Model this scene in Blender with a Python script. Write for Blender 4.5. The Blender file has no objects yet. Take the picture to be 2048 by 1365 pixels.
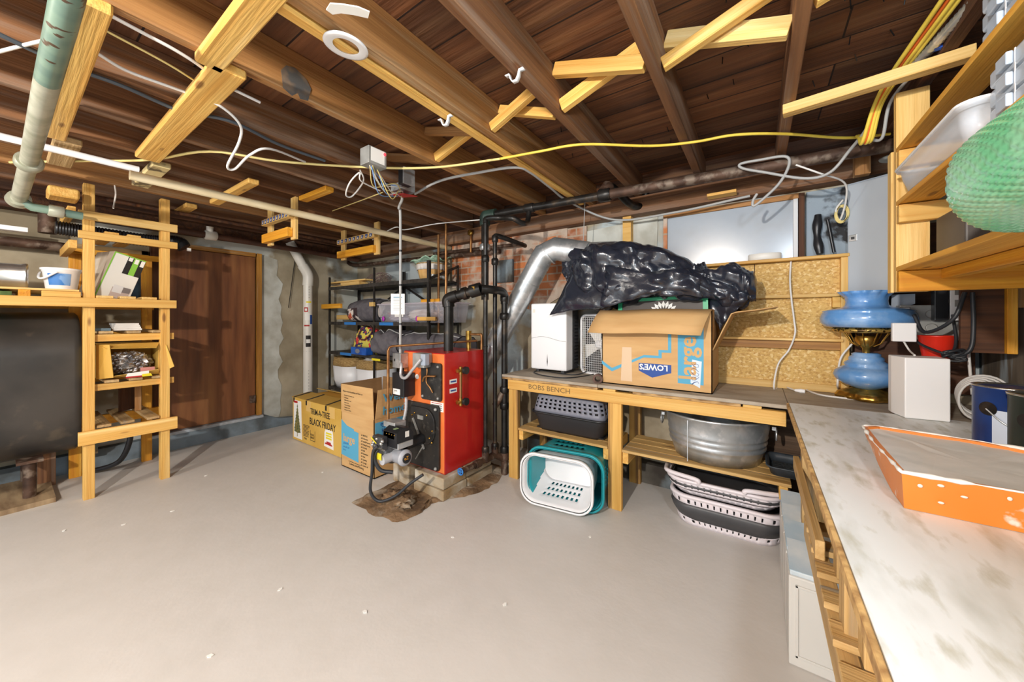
import bpy, math, random
from mathutils import Vector, Matrix, noise
R = random.Random(7)
C = bpy.context.scene.collection
SC = bpy.context.scene
# ------------------------------------------------------------- camera
F, CX, HY, CH = 710.0, 1024.0, 638.0, 1.35      # focal length in pixels of the 2048 px frame, eye height 1.35 m
YAW = math.atan((1515 - CX) / F)
FW = Vector((-math.sin(YAW), math.cos(YAW), 0)); RT = Vector((math.cos(YAW), math.sin(YAW), 0))
cd = bpy.data.cameras.new('camera'); cam = bpy.data.objects.new('camera', cd); C.objects.link(cam)
cam.location = (0, 0, CH); cam.rotation_euler = (math.pi / 2, 0, YAW)
cd.sensor_width = 36; cd.lens = F / 2048 * 36; cd.shift_y = (HY - 682.5) / 2048; cd.clip_start = .02
SC.camera = cam
# ------------------------------------------------------------- light
SC.view_settings.view_transform = 'Standard'; SC.view_settings.look = 'None'
SC.view_settings.exposure = 0.0; SC.view_settings.gamma = 1; SC.view_settings.use_curve_mapping = False
wd = bpy.data.worlds.new('world'); SC.world = wd; wd.use_nodes = True
wd.node_tree.nodes['Background'].inputs[0].default_value = (.80, .90, 1.0, 1)
wd.node_tree.nodes['Background'].inputs[1].default_value = 2.0
def lamp(name, loc, power, col, size, kind='POINT', rot=None):
    l = bpy.data.lights.new(name, kind); l.energy = power; l.color = col
    if kind == 'AREA': l.size = size
    else: l.shadow_soft_size = size
    o = bpy.data.objects.new(name, l); C.objects.link(o); o.location = loc
    if rot: o.rotation_euler = rot
    return o
lamp('bulb_or_fill_light', (-.62, -1.60, 2.19), 420, (1, .94, .86), .05)
lamp('bulb_or_fill_light', (.45, .30, 2.15), 66, (.80, .90, 1.0), .10)  # added cool fill for the right side, no bulb seen here
lamp('bulb_or_fill_light', (-3.2, -1.6, 2.0), 95, (1, .90, .78), .15)  # added warm fill to lift the left area and corner, no known bulb
SC.cycles.max_bounces = 7; SC.cycles.diffuse_bounces = 4; SC.cycles.use_denoising = True
# ------------------------------------------------------------- helpers
def lin(c):
    return tuple(((v / 255) / 12.92 if v / 255 <= .04045 else ((v / 255 + .055) / 1.055) ** 2.4) for v in c) + (1,)
def W(px, py, X=None, Y=None, Z=None, d=None):
    r = FW + RT * ((px - CX) / F) + Vector((0, 0, (HY - py) / F))
    if X is not None: t = X / r.x
    elif Y is not None: t = Y / r.y
    elif Z is not None: t = (Z - CH) / r.z
    else: t = d
    return Vector((0, 0, CH)) + r * t
WM = {}
def tag(o, label=None, cat=None, group=None, kind=None):
    if label: o['label'] = label
    if cat: o['category'] = cat
    if group: o['group'] = group
    if kind: o['kind'] = kind
    return o
def T(name, label, cat, loc=(0, 0, 0), rz=0, group=None, kind=None):
    o = bpy.data.objects.new(name, None); C.objects.link(o)
    o.location = loc; o.rotation_euler = (0, 0, rz); o.empty_display_size = .05
    WM[o.name] = Matrix.Translation(Vector(loc)) @ Matrix.Rotation(rz, 4, 'Z')
    return tag(o, label, cat, group, kind)
def link(name, me, mats, parent, M, bev=0, seg=2, solid=0, smooth=False, weld=False, subs=0):
    for m in (mats if isinstance(mats, (list, tuple)) else [mats]): me.materials.append(m)
    o = bpy.data.objects.new(name, me); C.objects.link(o)
    if smooth:
        for p in me.polygons: p.use_smooth = True
    if parent: o.parent = parent; o.matrix_local = WM[parent.name].inverted() @ M
    else: o.matrix_world = M
    WM[o.name] = M.copy()
    if solid:
        s = o.modifiers.new('solid', 'SOLIDIFY'); s.thickness = solid; s.offset = 0
    if subs:
        s = o.modifiers.new('sub', 'SUBSURF'); s.levels = subs; s.render_levels = subs
    if bev:
        b = o.modifiers.new('bev', 'BEVEL'); b.width = bev; b.segments = seg; b.limit_method = 'ANGLE'; b.angle_limit = .7
    return o
def frame(o, x, y):
    x = Vector(x).normalized(); y = Vector(y); z = x.cross(y).normalized(); y = z.cross(x)
    M = Matrix((x, y, z)).transposed().to_4x4(); M.translation = Vector(o); return M
def crv(pts, n=8):
    P = [Vector(p) for p in pts]; P = [P[0] * 2 - P[1]] + P + [P[-1] * 2 - P[-2]]; out = []
    for i in range(1, len(P) - 2):
        a, b, c, d = P[i - 1:i + 3]
        for k in range(n):
            t = k / n
            out.append(.5 * (2 * b + (c - a) * t + (2 * a - 5 * b + 4 * c - d) * t * t + (3 * b - a - 3 * c + d) * t ** 3))
    return out + [P[-2]]
class MB:
    def __init__(s): s.v = []; s.f = []; s.mi = []; s.sm = []; s.m = 0
    def add(s, vs, fs, sm=False):
        b = len(s.v); s.v += [Vector(v) for v in vs]
        for f in fs: s.f.append([b + i for i in f]); s.mi.append(s.m); s.sm.append(sm)
        return s
    def box(s, x0, x1, y0, y1, z0, z1, M=None):
        vs = [Vector((x, y, z)) for z in (z0, z1) for y in (y0, y1) for x in (x0, x1)]
        if M: vs = [M @ v for v in vs]
        return s.add(vs, [(0, 2, 3, 1), (4, 5, 7, 6), (0, 1, 5, 4), (2, 6, 7, 3), (0, 4, 6, 2), (1, 3, 7, 5)])
    def cb(s, c, sx, sy, sz, M=None):
        return s.box(c[0] - sx / 2, c[0] + sx / 2, c[1] - sy / 2, c[1] + sy / 2, c[2] - sz / 2, c[2] + sz / 2, M)
    def bar(s, a, b, w, h, up=(0, 0, 1)):
        a = Vector(a); b = Vector(b); x = (b - a).normalized(); u = Vector(up)
        if abs(x.dot(u)) > .98: u = Vector((0, 1, 0))
        M = frame(a, x, u.cross(x)); return s.box(0, (b - a).length, -w / 2, w / 2, -h / 2, h / 2, M)
    def tube(s, pts, r, n=10, closed=False, cap=True):
        P = [Vector(p) for p in pts]; rr = r if isinstance(r, (list, tuple)) else [r] * len(P)
        t0 = (P[1] - P[0]).normalized(); u = Vector((0, 0, 1)) if abs(t0.z) < .9 else Vector((1, 0, 0))
        u = (u - t0 * u.dot(t0)).normalized(); vs = []; L = len(P)
        for i, p in enumerate(P):
            t = (P[(i + 1) % L] - P[i - 1]) if closed else (P[min(i + 1, L - 1)] - P[max(i - 1, 0)])
            if t.length < 1e-9: t = t0
            t = t.normalized(); u = u - t * u.dot(t)
            u = u.normalized() if u.length > 1e-6 else t.orthogonal().normalized()
            w = t.cross(u)
            vs += [p + (u * math.cos(2 * math.pi * k / n) + w * math.sin(2 * math.pi * k / n)) * rr[i] for k in range(n)]
        fs = [(i * n + k, i * n + (k + 1) % n, ((i + 1) % L) * n + (k + 1) % n, ((i + 1) % L) * n + k) for i in range(L if closed else L - 1) for k in range(n)]
        s.add(vs, fs, True)
        if cap and not closed:
            s.add(vs[:n], [tuple(range(n - 1, -1, -1))]); s.add(vs[-n:], [tuple(range(n))])
        return s
    def lathe(s, prof, c=(0, 0, 0), n=32, M=None, cap=True, wav=None):
        vs = []; M = M or Matrix.Translation(Vector(c))
        for j, (r, z) in enumerate(prof):
            for k in range(n):
                a = 2 * math.pi * k / n; q = r + (wav(j, a) if wav else 0)
                vs.append(M @ Vector((q * math.cos(a), q * math.sin(a), z)))
        fs = [(j * n + k, j * n + (k + 1) % n, (j + 1) * n + (k + 1) % n, (j + 1) * n + k) for j in range(len(prof) - 1) for k in range(n)]
        s.add(vs, fs, True)
        if cap:
            if prof[0][0] > 1e-4: s.add(vs[:n], [tuple(range(n - 1, -1, -1))])
            if prof[-1][0] > 1e-4: s.add(vs[-n:], [tuple(range(n))])
        return s
    def prism(s, poly, M, t):
        n = len(poly); vs = [M @ Vector((x, y, 0)) for x, y in poly] + [M @ Vector((x, y, t)) for x, y in poly]
        return s.add(vs, [tuple(range(n - 1, -1, -1)), tuple(range(n, 2 * n))] + [(i, (i + 1) % n, n + (i + 1) % n, n + i) for i in range(n)])
    def ball(s, c, rx, ry=None, rz=None, n=16, m=10, M=None):
        ry = ry or rx; rz = rz or rx; c = Vector(c); vs = []
        for j in range(m + 1):
            p = math.pi * j / m
            for k in range(n):
                a = 2 * math.pi * k / n; v = Vector((rx * math.sin(p) * math.cos(a), ry * math.sin(p) * math.sin(a), -rz * math.cos(p)))
                vs.append(c + (M @ v if M else v))
        return s.add(vs, [(j * n + k, j * n + (k + 1) % n, (j + 1) * n + (k + 1) % n, (j + 1) * n + k) for j in range(m) for k in range(n)], True)
    def grid(s, fn, nu, nv, hole=None, wu=False, sm=True):
        vs = [fn(i, j) for j in range(nv) for i in range(nu)]
        fs = [(j * nu + i, j * nu + (i + 1) % nu, (j + 1) * nu + (i + 1) % nu, (j + 1) * nu + i) for j in range(nv - 1) for i in range(nu if wu else nu - 1) if not (hole and hole(i, j))]
        return s.add(vs, fs, sm)
    def put(s, name, mats, parent=None, local=False, M=None, **k):
        """verts are world coordinates unless local=True (then in the parent's frame) or M given (then in M's frame)"""
        if local and parent: M = WM[parent.name]; vs = s.v
        elif M is not None: vs = s.v
        elif parent: M = WM[parent.name]; I = M.inverted(); vs = [I @ v for v in s.v]
        else:
            c = Vector([(min(v[i] for v in s.v) + max(v[i] for v in s.v)) / 2 for i in range(3)]); c.z = min(v.z for v in s.v)
            M = Matrix.Translation(c); vs = [v - c for v in s.v]
        me = bpy.data.meshes.new(name); me.from_pydata([tuple(v) for v in vs], [], s.f)
        me.polygons.foreach_set('material_index', s.mi); me.polygons.foreach_set('use_smooth', s.sm); me.update()
        return link(name, me, mats, parent, M.copy(), **k)
def plank(name, a, b, w, h, m, parent=None, up=(0, 0, 1), bev=.002, ext=0):
    """a board from a to b; its own frame runs along the grain"""
    a = Vector(a); b = Vector(b); x = (b - a).normalized(); u = Vector(up)
    if abs(x.dot(u)) > .98: u = Vector((0, 1, 0))
    M = frame(a, x, u.cross(x)); L = (b - a).length
    return MB().box(-ext, L + ext, -w / 2, w / 2, -h / 2, h / 2).put(name, m, parent, M=M, bev=bev, seg=1)
def bx(name, x0, x1, y0, y1, z0, z1, m, parent=None, bev=.002, **k):
    """a board between world limits, its frame running along its longest side"""
    s = (x1 - x0, y1 - y0, z1 - z0); c = ((x0 + x1) / 2, (y0 + y1) / 2, (z0 + z1) / 2); i = s.index(max(s))
    if i == 0: return plank(name, (x0, c[1], c[2]), (x1, c[1], c[2]), s[1], s[2], m, parent, bev=bev)
    if i == 1: return plank(name, (c[0], y0, c[2]), (c[0], y1, c[2]), s[0], s[2], m, parent, bev=bev)
    return plank(name, (c[0], c[1], z0), (c[0], c[1], z1), s[0], s[1], m, parent, up=(0, 1, 0), bev=bev)
def text(s, M, size, m, parent, name='lettering', sx=1, align='LEFT', bold=0):
    """writing lying in the xy plane of the world matrix M"""
    c = bpy.data.curves.new('w', 'FONT'); c.body = s; c.size = size; c.extrude = .0004; c.align_x = align; c.resolution_u = 2
    c.offset = bold; o = bpy.data.objects.new('w', c); me = bpy.data.meshes.new_from_object(o)
    bpy.data.objects.remove(o); me.name = name
    for v in me.vertices: v.co.x *= sx
    return link(name, me, m, parent, M)
def rr(w, h, r, ns=4, na=6, nl=None):
    """rounded rectangle, nl x ns straight pieces"""
    nl = nl or ns; o = []; cs = [(w / 2 - r, h / 2 - r, 0), (-w / 2 + r, h / 2 - r, 1), (-w / 2 + r, -h / 2 + r, 2), (w / 2 - r, -h / 2 + r, 3)]
    for q, (cx, cy, k) in enumerate(cs):
        for i in range(na + 1):
            a = math.pi / 2 * (k + i / na); o.append((cx + r * math.cos(a), cy + r * math.sin(a)))
        nx = cs[(q + 1) % 4]; a = math.pi / 2 * (k + 1); p = o[-1]; e = (nx[0] + r * math.cos(a), nx[1] + r * math.sin(a)); m = nl if k % 2 == 0 else ns
        for i in range(1, m): o.append((p[0] + (e[0] - p[0]) * i / m, p[1] + (e[1] - p[1]) * i / m))
    return o
def loft(secs, M, hole=None, capend=True, b=None):
    b = b or MB(); n = len(secs[0][0])
    b.grid(lambda i, j: M @ Vector((secs[j][0][i][0], secs[j][0][i][1], secs[j][1])), n, len(secs), hole, wu=True)
    if capend: b.add([M @ Vector((p[0], p[1], secs[-1][1])) for p in secs[-1][0]], [tuple(range(n))])
    return b
# ------------------------------------------------------------- materials
def mat(name, c, c2=None, sc=6, st=(1, 1, 1), lo=.4, hi=.65, rough=.5, metal=0, bump=0, bsc=None, alpha=1, trans=0, emit=0, c3=None, sc3=1.5, lo3=.52, hi3=.62, rnd=0, coat=0, det=6, spec=.5):
    m = bpy.data.materials.new(name); m.use_nodes = True; N = m.node_tree.nodes; K = m.node_tree.links; p = N['Principled BSDF']
    p.inputs['Base Color'].default_value = lin(c); p.inputs['Roughness'].default_value = rough; p.inputs['Metallic'].default_value = metal
    p.inputs['Specular IOR Level'].default_value = spec
    p.inputs['Alpha'].default_value = alpha; p.inputs['Transmission Weight'].default_value = trans; p.inputs['Coat Weight'].default_value = coat
    m.diffuse_color = lin(c)
    if emit: p.inputs['Emission Color'].default_value = lin(c); p.inputs['Emission Strength'].default_value = emit
    if c2 or bump or rnd or c3:
        tc = N.new('ShaderNodeTexCoord'); mp = N.new('ShaderNodeMapping'); mp.inputs['Scale'].default_value = st; K.new(tc.outputs['Object'], mp.inputs[0])
        oi = N.new('ShaderNodeObjectInfo'); ad = N.new('ShaderNodeVectorMath'); ad.operation = 'ADD'; ml = N.new('ShaderNodeMath'); ml.operation = 'MULTIPLY'; ml.inputs[1].default_value = 37
        K.new(oi.outputs['Random'], ml.inputs[0]); K.new(mp.outputs[0], ad.inputs[0]); K.new(ml.outputs[0], ad.inputs[1])
        def noi(scale, lo, hi, d=det):
            t = N.new('ShaderNodeTexNoise'); t.inputs['Scale'].default_value = scale; t.inputs['Detail'].default_value = d; K.new(ad.outputs[0], t.inputs[0])
            r = N.new('ShaderNodeMapRange'); r.inputs[1].default_value = lo; r.inputs[2].default_value = hi; K.new(t.outputs[0], r.inputs[0]); return t, r
        col = None
        def mix(fac, a, cb):
            x = N.new('ShaderNodeMix'); x.data_type = 'RGBA'; K.new(fac, x.inputs[0])
            if a is None: x.inputs[6].default_value = lin(c)
            else: K.new(a, x.inputs[6])
            x.inputs[7].default_value = lin(cb); return x.outputs[2]
        if c2: t, r = noi(sc, lo, hi); col = mix(r.outputs[0], None, c2)
        if c3: t, r = noi(sc3, lo3, hi3); col = mix(r.outputs[0], col, c3)
        if rnd:
            h = N.new('ShaderNodeHueSaturation'); q = N.new('ShaderNodeMapRange'); q.inputs[3].default_value = 1 - rnd; q.inputs[4].default_value = 1 + rnd
            K.new(oi.outputs['Random'], q.inputs[0]); K.new(q.outputs[0], h.inputs['Value'])
            if col is None: h.inputs['Color'].default_value = lin(c)
            else: K.new(col, h.inputs['Color'])
            col = h.outputs[0]
        if col is not None: K.new(col, p.inputs['Base Color'])
        if bump:
            t, r = noi(bsc or sc * 2, 0, 1); bm = N.new('ShaderNodeBump'); bm.inputs['Strength'].default_value = bump; bm.inputs['Distance'].default_value = .02
            K.new(t.outputs[0], bm.inputs['Height']); K.new(bm.outputs[0], p.inputs['Normal'])
    return m
def wood(name, c, c2, c3=None, rough=.6, rnd=.12, gr=14, lo3=.6, hi3=.72, knots=True):
    m = mat(name, c, c2, sc=2.2, st=(.5, gr, gr), lo=.35, hi=.68, rough=rough, bump=.25, bsc=6, c3=c3, sc3=1.1, lo3=lo3, hi3=hi3, rnd=rnd)
    if knots:
        N = m.node_tree.nodes; K = m.node_tree.links; p = N['Principled BSDF']; src = p.inputs['Base Color'].links[0].from_socket
        tc = N.new('ShaderNodeTexCoord'); mp = N.new('ShaderNodeMapping'); mp.inputs['Scale'].default_value = (2.6, 9, 9); v = N.new('ShaderNodeTexVoronoi'); v.inputs['Scale'].default_value = 1
        oi = N.new('ShaderNodeObjectInfo'); K.new(tc.outputs['Object'], mp.inputs[0]); K.new(oi.outputs['Random'], mp.inputs['Location']); K.new(mp.outputs[0], v.inputs[0])
        r = N.new('ShaderNodeMapRange'); r.inputs[1].default_value = .07; r.inputs[2].default_value = .13; r.inputs[3].default_value = .75; r.inputs[4].default_value = 0; K.new(v.outputs[0], r.inputs[0])
        x = N.new('ShaderNodeMix'); x.data_type = 'RGBA'; K.new(r.outputs[0], x.inputs[0]); K.new(src, x.inputs[6]); x.inputs[7].default_value = lin((110, 62, 22)); K.new(x.outputs[2], p.inputs['Base Color'])
    return m
def wave(m, scale, c, rot=(0, 0, 0), lo=.8, hi=.95, typ='BANDS', direction='X'):
    """lines of colour c laid over a material (seams, corrugation print)"""
    N = m.node_tree.nodes; K = m.node_tree.links; p = N['Principled BSDF']
    tc = N.new('ShaderNodeTexCoord'); w = N.new('ShaderNodeTexWave'); w.bands_direction = direction; w.wave_profile = 'SAW'; w.inputs['Scale'].default_value = scale; K.new(tc.outputs['Object'], w.inputs[0])
    r = N.new('ShaderNodeMapRange'); r.inputs[1].default_value = lo; r.inputs[2].default_value = hi; K.new(w.outputs[0], r.inputs[0])
    x = N.new('ShaderNodeMix'); x.data_type = 'RGBA'; K.new(r.outputs[0], x.inputs[0])
    if p.inputs['Base Color'].links: K.new(p.inputs['Base Color'].links[0].from_socket, x.inputs[6])
    else: x.inputs[6].default_value = p.inputs['Base Color'].default_value
    x.inputs[7].default_value = lin(c); K.new(x.outputs[2], p.inputs['Base Color']); return m
PINE = wood('pine', (228, 184, 102), (210, 154, 70), (238, 204, 134))
PINE2 = wood('pine_pale', (232, 196, 126), (214, 168, 90), (240, 214, 156))
PINEG = wood('pine_gold', (228, 164, 44), (204, 132, 26), (236, 186, 78), rnd=.06)
GREYW = wood('pine_weathered', (196, 166, 118), (160, 128, 84), (176, 164, 146))
JOIST = wood('old_joist', (132, 90, 56), (92, 58, 34), (160, 136, 116), rough=.7, lo3=.5, hi3=.75)
JOISTL = wood('lighter_joist', (172, 124, 72), (140, 94, 50), (192, 166, 128), rough=.7, lo3=.55, hi3=.75)
SHEATH = wood('old_sheathing', (124, 76, 42), (84, 48, 26), (142, 106, 76), rough=.75, rnd=.22, gr=9, lo3=.55, hi3=.8)
BEAMD = wood('dark_beam', (96, 58, 32), (58, 34, 20), (120, 84, 56), rough=.75)
DOORW = mat('door_plywood', (132, 82, 48), (98, 58, 34), sc=3, st=(5, 5, .5), lo=.35, hi=.7, rough=.45, c3=(152, 102, 60), sc3=1.2, lo3=.5, hi3=.7, bump=.08)
WORKT = mat('worn_worktop', (176, 164, 146), (140, 126, 108), sc=5, st=(1, 3, 1), lo=.35, hi=.7, rough=.7, bump=.2, c3=(178, 168, 152), sc3=2.5)
WHITEB = mat('scuffed_white_board', (226, 229, 228), (196, 198, 192), sc=3.2, st=(4.5, 1.4, 1), lo=.5, hi=.8, rough=.45, c3=(186, 184, 168), sc3=7, lo3=.54, hi3=.74, bump=.03)
FLOOR = mat('painted_floor', (208, 204, 198), (202, 198, 192), sc=2.3, lo=.3, hi=.8, rough=.5, bump=.1, bsc=14, c3=(212, 208, 203), sc3=7, lo3=.3, hi3=.9)
CONC = mat('old_concrete', (184, 172, 148), (140, 128, 104), sc=2.4, lo=.38, hi=.66, rough=.85, bump=.3, bsc=9, c3=(200, 202, 194), sc3=1.3, lo3=.56, hi3=.6)
CONCB = mat('patched_concrete', (186, 174, 150), (140, 124, 98), sc=2.6, lo=.38, hi=.62, rough=.9, bump=.5, bsc=8, c3=(186, 196, 198), sc3=1.3, lo3=.5, hi3=.56)
PALEPAINT = mat('flaking_paint', (206, 208, 200), (178, 176, 164), sc=5, rough=.8, bump=.3)
BLUECONC = mat('blue_grey_concrete', (128, 142, 152), (86, 92, 94), sc=3, lo=.4, hi=.6, rough=.85, bump=.4)
DARKC = mat('dark_concrete', (96, 92, 84), (60, 54, 48), sc=4, rough=.9, bump=.4, c3=(126, 138, 144), sc3=2.2)
DIRT = mat('bare_dirt', (142, 114, 84), (92, 70, 48), sc=7, rough=.95, bump=1, bsc=16, c3=(174, 160, 140), sc3=4)
BLOCK = mat('pedestal_block', (176, 162, 138), (146, 118, 78), sc=5, rough=.85, bump=.5, c3=(206, 200, 186), sc3=3)
OSB = mat('chip_board', (214, 176, 104), (186, 142, 74), sc=55, st=(1, 1, 1.3), lo=.45, hi=.65, rough=.7, bump=.15, c3=(230, 202, 142), sc3=45, lo3=.55, hi3=.62)
GALV = mat('galvanised_steel', (204, 208, 210), (168, 174, 178), sc=9, lo=.3, hi=.7, rough=.34, metal=.7, c3=(212, 214, 216), sc3=14)
ALU = mat('bright_metal', (214, 214, 210), (180, 180, 176), sc=8, rough=.25, metal=.9)
IRON = mat('black_iron_pipe', (52, 50, 48), (34, 32, 30), sc=10, rough=.36, metal=.55, c3=(86, 72, 58), sc3=9, lo3=.58, hi3=.7)
RUST = mat('rusty_pipe', (96, 72, 58), (62, 44, 34), sc=9, rough=.6, metal=.4, bump=.2, c3=(128, 112, 98), sc3=12)
BROWNP = mat('brown_painted_pipe', (100, 66, 50), (74, 48, 38), sc=8, rough=.5)
COPPER = mat('copper', (176, 128, 80), (132, 88, 50), sc=12, rough=.4, metal=.75)
BRASS = mat('brass', (206, 166, 84), (150, 112, 44), sc=20, rough=.28, metal=.9)
RED = mat('red_enamel', (196, 38, 34), (180, 32, 28), sc=3, rough=.35, coat=.2, spec=.4)
ORANGE = mat('orange_enamel', (228, 124, 62), (220, 108, 50), sc=4, rough=.4)
BLACK = mat('black_paint', (30, 29, 28), (46, 42, 38), sc=12, rough=.5, c3=(70, 66, 60), sc3=20, lo3=.62, hi3=.68)
BLACKP = mat('black_plastic', (32, 33, 36), rough=.35)
DGREY = mat('dark_grey_plastic', (66, 66, 68), (56, 56, 58), sc=20, rough=.5)
GREYP = mat('grey_plastic', (122, 124, 136), rough=.5)
BLUEG = mat('blue_grey_metal', (164, 174, 186), (152, 162, 176), sc=3, rough=.4)
GREYM = mat('grey_metal', (170, 170, 166), (146, 146, 142), sc=12, rough=.4, metal=.3)
WHITE = mat('white_plastic', (240, 240, 241), rough=.35)
WHITEM = mat('milky_plastic', (226, 226, 228), rough=.4, trans=.0)
PINKW = mat('off_white_plastic', (228, 220, 224), rough=.4)
TEAL = mat('teal_plastic', (28, 150, 160), rough=.4)
CARD = mat('cardboard', (206, 166, 112), (196, 154, 100), sc=3, st=(1, 1, 6), rough=.75)
CARDY = mat('yellow_cardboard', (214, 174, 84), (200, 156, 66), sc=3, rough=.6)
CARDI = mat('cardboard_inside', (156, 122, 82), (144, 110, 72), sc=4, st=(1, 1, 8), rough=.85)
INKB = mat('box_blue', (86, 164, 196), rough=.7)
INKN = mat('navy_ink', (34, 74, 150), rough=.6)
INKK = mat('black_ink', (34, 30, 28), rough=.7)
INKR = mat('red_ink', (178, 34, 30), rough=.6)
PAPER = mat('white_paper', (238, 236, 230), rough=.7)
YELL = mat('yellow_print', (232, 214, 40), rough=.6)
GREEN = mat('green_print', (136, 196, 70), rough=.6)
PGREEN = mat('green_frame_paint', (30, 160, 104), rough=.4)
DRAINP = mat('green_grey_pipe', (118, 142, 126), (98, 124, 114), sc=8, rough=.3, c3=(80, 62, 48), sc3=17, lo3=.64, hi3=.66, st=(1.6, .6, 1), det=2)
DRAINW = mat('mottled_lead_pipe', (186, 186, 168), (150, 152, 132), sc=10, rough=.45, metal=.3)
PVC = mat('white_pvc', (226, 222, 212), rough=.35)
YCAB = mat('yellow_cable', (232, 206, 84), (220, 190, 70), sc=8, rough=.45)
YCABP = mat('pale_yellow_cable', (226, 206, 134), rough=.5)
WCAB = mat('white_cable', (226, 224, 220), rough=.45)
GCAB = mat('grey_cable', (168, 168, 166), rough=.45)
KCAB = mat('black_cable', (42, 44, 48), rough=.45)
BCAB = mat('blue_wire', (120, 160, 210), rough=.5)
OCAB = mat('orange_cable', (216, 96, 30), rough=.5)
CHARC = mat('charcoal_fabric', (104, 100, 104), (86, 82, 88), sc=14, rough=.85, bump=.3)
BRAID = mat('woven_straw', (206, 172, 112), (160, 122, 68), sc=30, st=(1, 1, 5), rough=.8, bump=.8, bsc=60)
CLOTHW = mat('white_cloth', (222, 216, 208), (196, 190, 184), sc=9, rough=.85, bump=.3)
FOIL = mat('foil', (210, 208, 206), (120, 118, 120), sc=14, rough=.25, metal=.85, bump=1, bsc=20)
GLASSD = mat('dark_glass', (70, 92, 108), (44, 56, 66), sc=5, rough=.15)
SLATE = mat('tank_steel', (76, 72, 68), (58, 56, 54), sc=3, rough=.38, c3=(92, 84, 74), sc3=5, lo3=.62, hi3=.7, metal=.2, bump=.04)
BLUELAMP = mat('blue_milk_glass', (100, 154, 214), (158, 192, 230), sc=9, rough=.18, coat=.5, lo=.5, hi=.75)
TRAYO = mat('orange_tray_plastic', (222, 132, 52), (214, 124, 44), sc=4, rough=.4, c3=(226, 206, 192), sc3=9, lo3=.66, hi3=.7)
PAINTG = mat('dried_grey_paint', (222, 224, 223), (208, 211, 209), sc=9, rough=.55, bump=.05, bsc=22, c3=(228, 228, 226), sc3=5)
BUBBLE = mat('green_bubble_wrap', (124, 212, 160), (186, 234, 204), sc=5, lo=.4, hi=.62, rough=.2, alpha=.93, coat=.4)
CLEAR = mat('clear_plastic', (222, 220, 230), rough=.15, alpha=.2)
FROST = mat('frosted_plastic', (196, 198, 196), rough=.4, alpha=.88)
# ------------------------------------------------------------- room shell
def S(o): return tag(o, kind='structure')
S(MB().box(-5.2, 1.2, -3.0, 3.3, -.12, 0).put('floor', FLOOR))
S(MB().box(-5.2, -5.03, -3.0, 3.3, 0, 2.55).put('wall_left', CONC))
S(MB().box(-5.03, 1.2, 3.12, 3.3, 0, 2.55).put('wall_back', CONCB))
S(MB().box(1.02, 1.2, -3.0, 3.12, 0, 2.55).put('wall_right', BLUECONC))
def ceiling_mat():
    m = mat('ceiling_boards', (116, 74, 44), (76, 46, 27), sc=2.0, st=(.6, 9, 9), lo=.35, hi=.68, rough=.75, bump=.3, bsc=5, c3=(142, 104, 72), sc3=1.3, lo3=.55, hi3=.8)
    N = m.node_tree.nodes; K = m.node_tree.links; p = N['Principled BSDF']; src = p.inputs['Base Color'].links[0].from_socket
    tc = N.new('ShaderNodeTexCoord'); b = N.new('ShaderNodeTexBrick'); b.inputs['Scale'].default_value = 1
    b.inputs['Color1'].default_value = (1.25, 1.2, 1.15, 1); b.inputs['Color2'].default_value = (.62, .6, .58, 1); b.inputs['Mortar'].default_value = (.1, .08, .07, 1)
    b.inputs['Mortar Size'].default_value = .004; b.inputs['Brick Width'].default_value = 2.3; b.inputs['Row Height'].default_value = .19
    K.new(tc.outputs['Object'], b.inputs[0]); x = N.new('ShaderNodeMix'); x.data_type = 'RGBA'; x.blend_type = 'MULTIPLY'; x.inputs[0].default_value = 1
    K.new(src, x.inputs[6]); K.new(b.outputs[0], x.inputs[7]); K.new(x.outputs[2], p.inputs['Base Color']); return m
S(MB().box(-5.2, 1.2, -3.0, 3.3, 2.55, 2.62).put('ceiling', ceiling_mat()))
# flaking white coat beside the door, painted curb, stains
pk = MB(); M = frame((-5.028, 0, 0), (0, 1, 0), (0, 0, 1)); rz = random.Random(3)
poly = [(1.84, .04)] + [(2.02 + .07 * rz.random() - (.05 if z > 18 else 0), z * .1) for z in range(1, 22)] + [(1.84, 2.14)]
pk.prism(poly, M, .006); S(pk.put('trim_1', PALEPAINT))
pk = MB(); poly = [(-.6, 0), (2.4, 0), (2.3, .06), (2.0, .1), (1.86, .17), (.6, .16), (-.6, .14)]; pk.prism(poly, M, .09); S(pk.put('baseboard_left', BLUECONC))
S(MB().box(-5.03, -4.9, -2.9, 3.1, 2.24, 2.36).put('trim_2', BEAMD))
S(MB().box(-5.0, 1.0, 3.0, 3.12, 2.22, 2.36).put('trim_3', JOIST))
S(MB().box(-5.03, -4.93, -2.9, 3.1, 2.36, 2.55).put('trim_4', BEAMD))
S(MB().box(-4.9, 1.0, 3.06, 3.12, 2.36, 2.55).put('trim_5', BEAMD))
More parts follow.
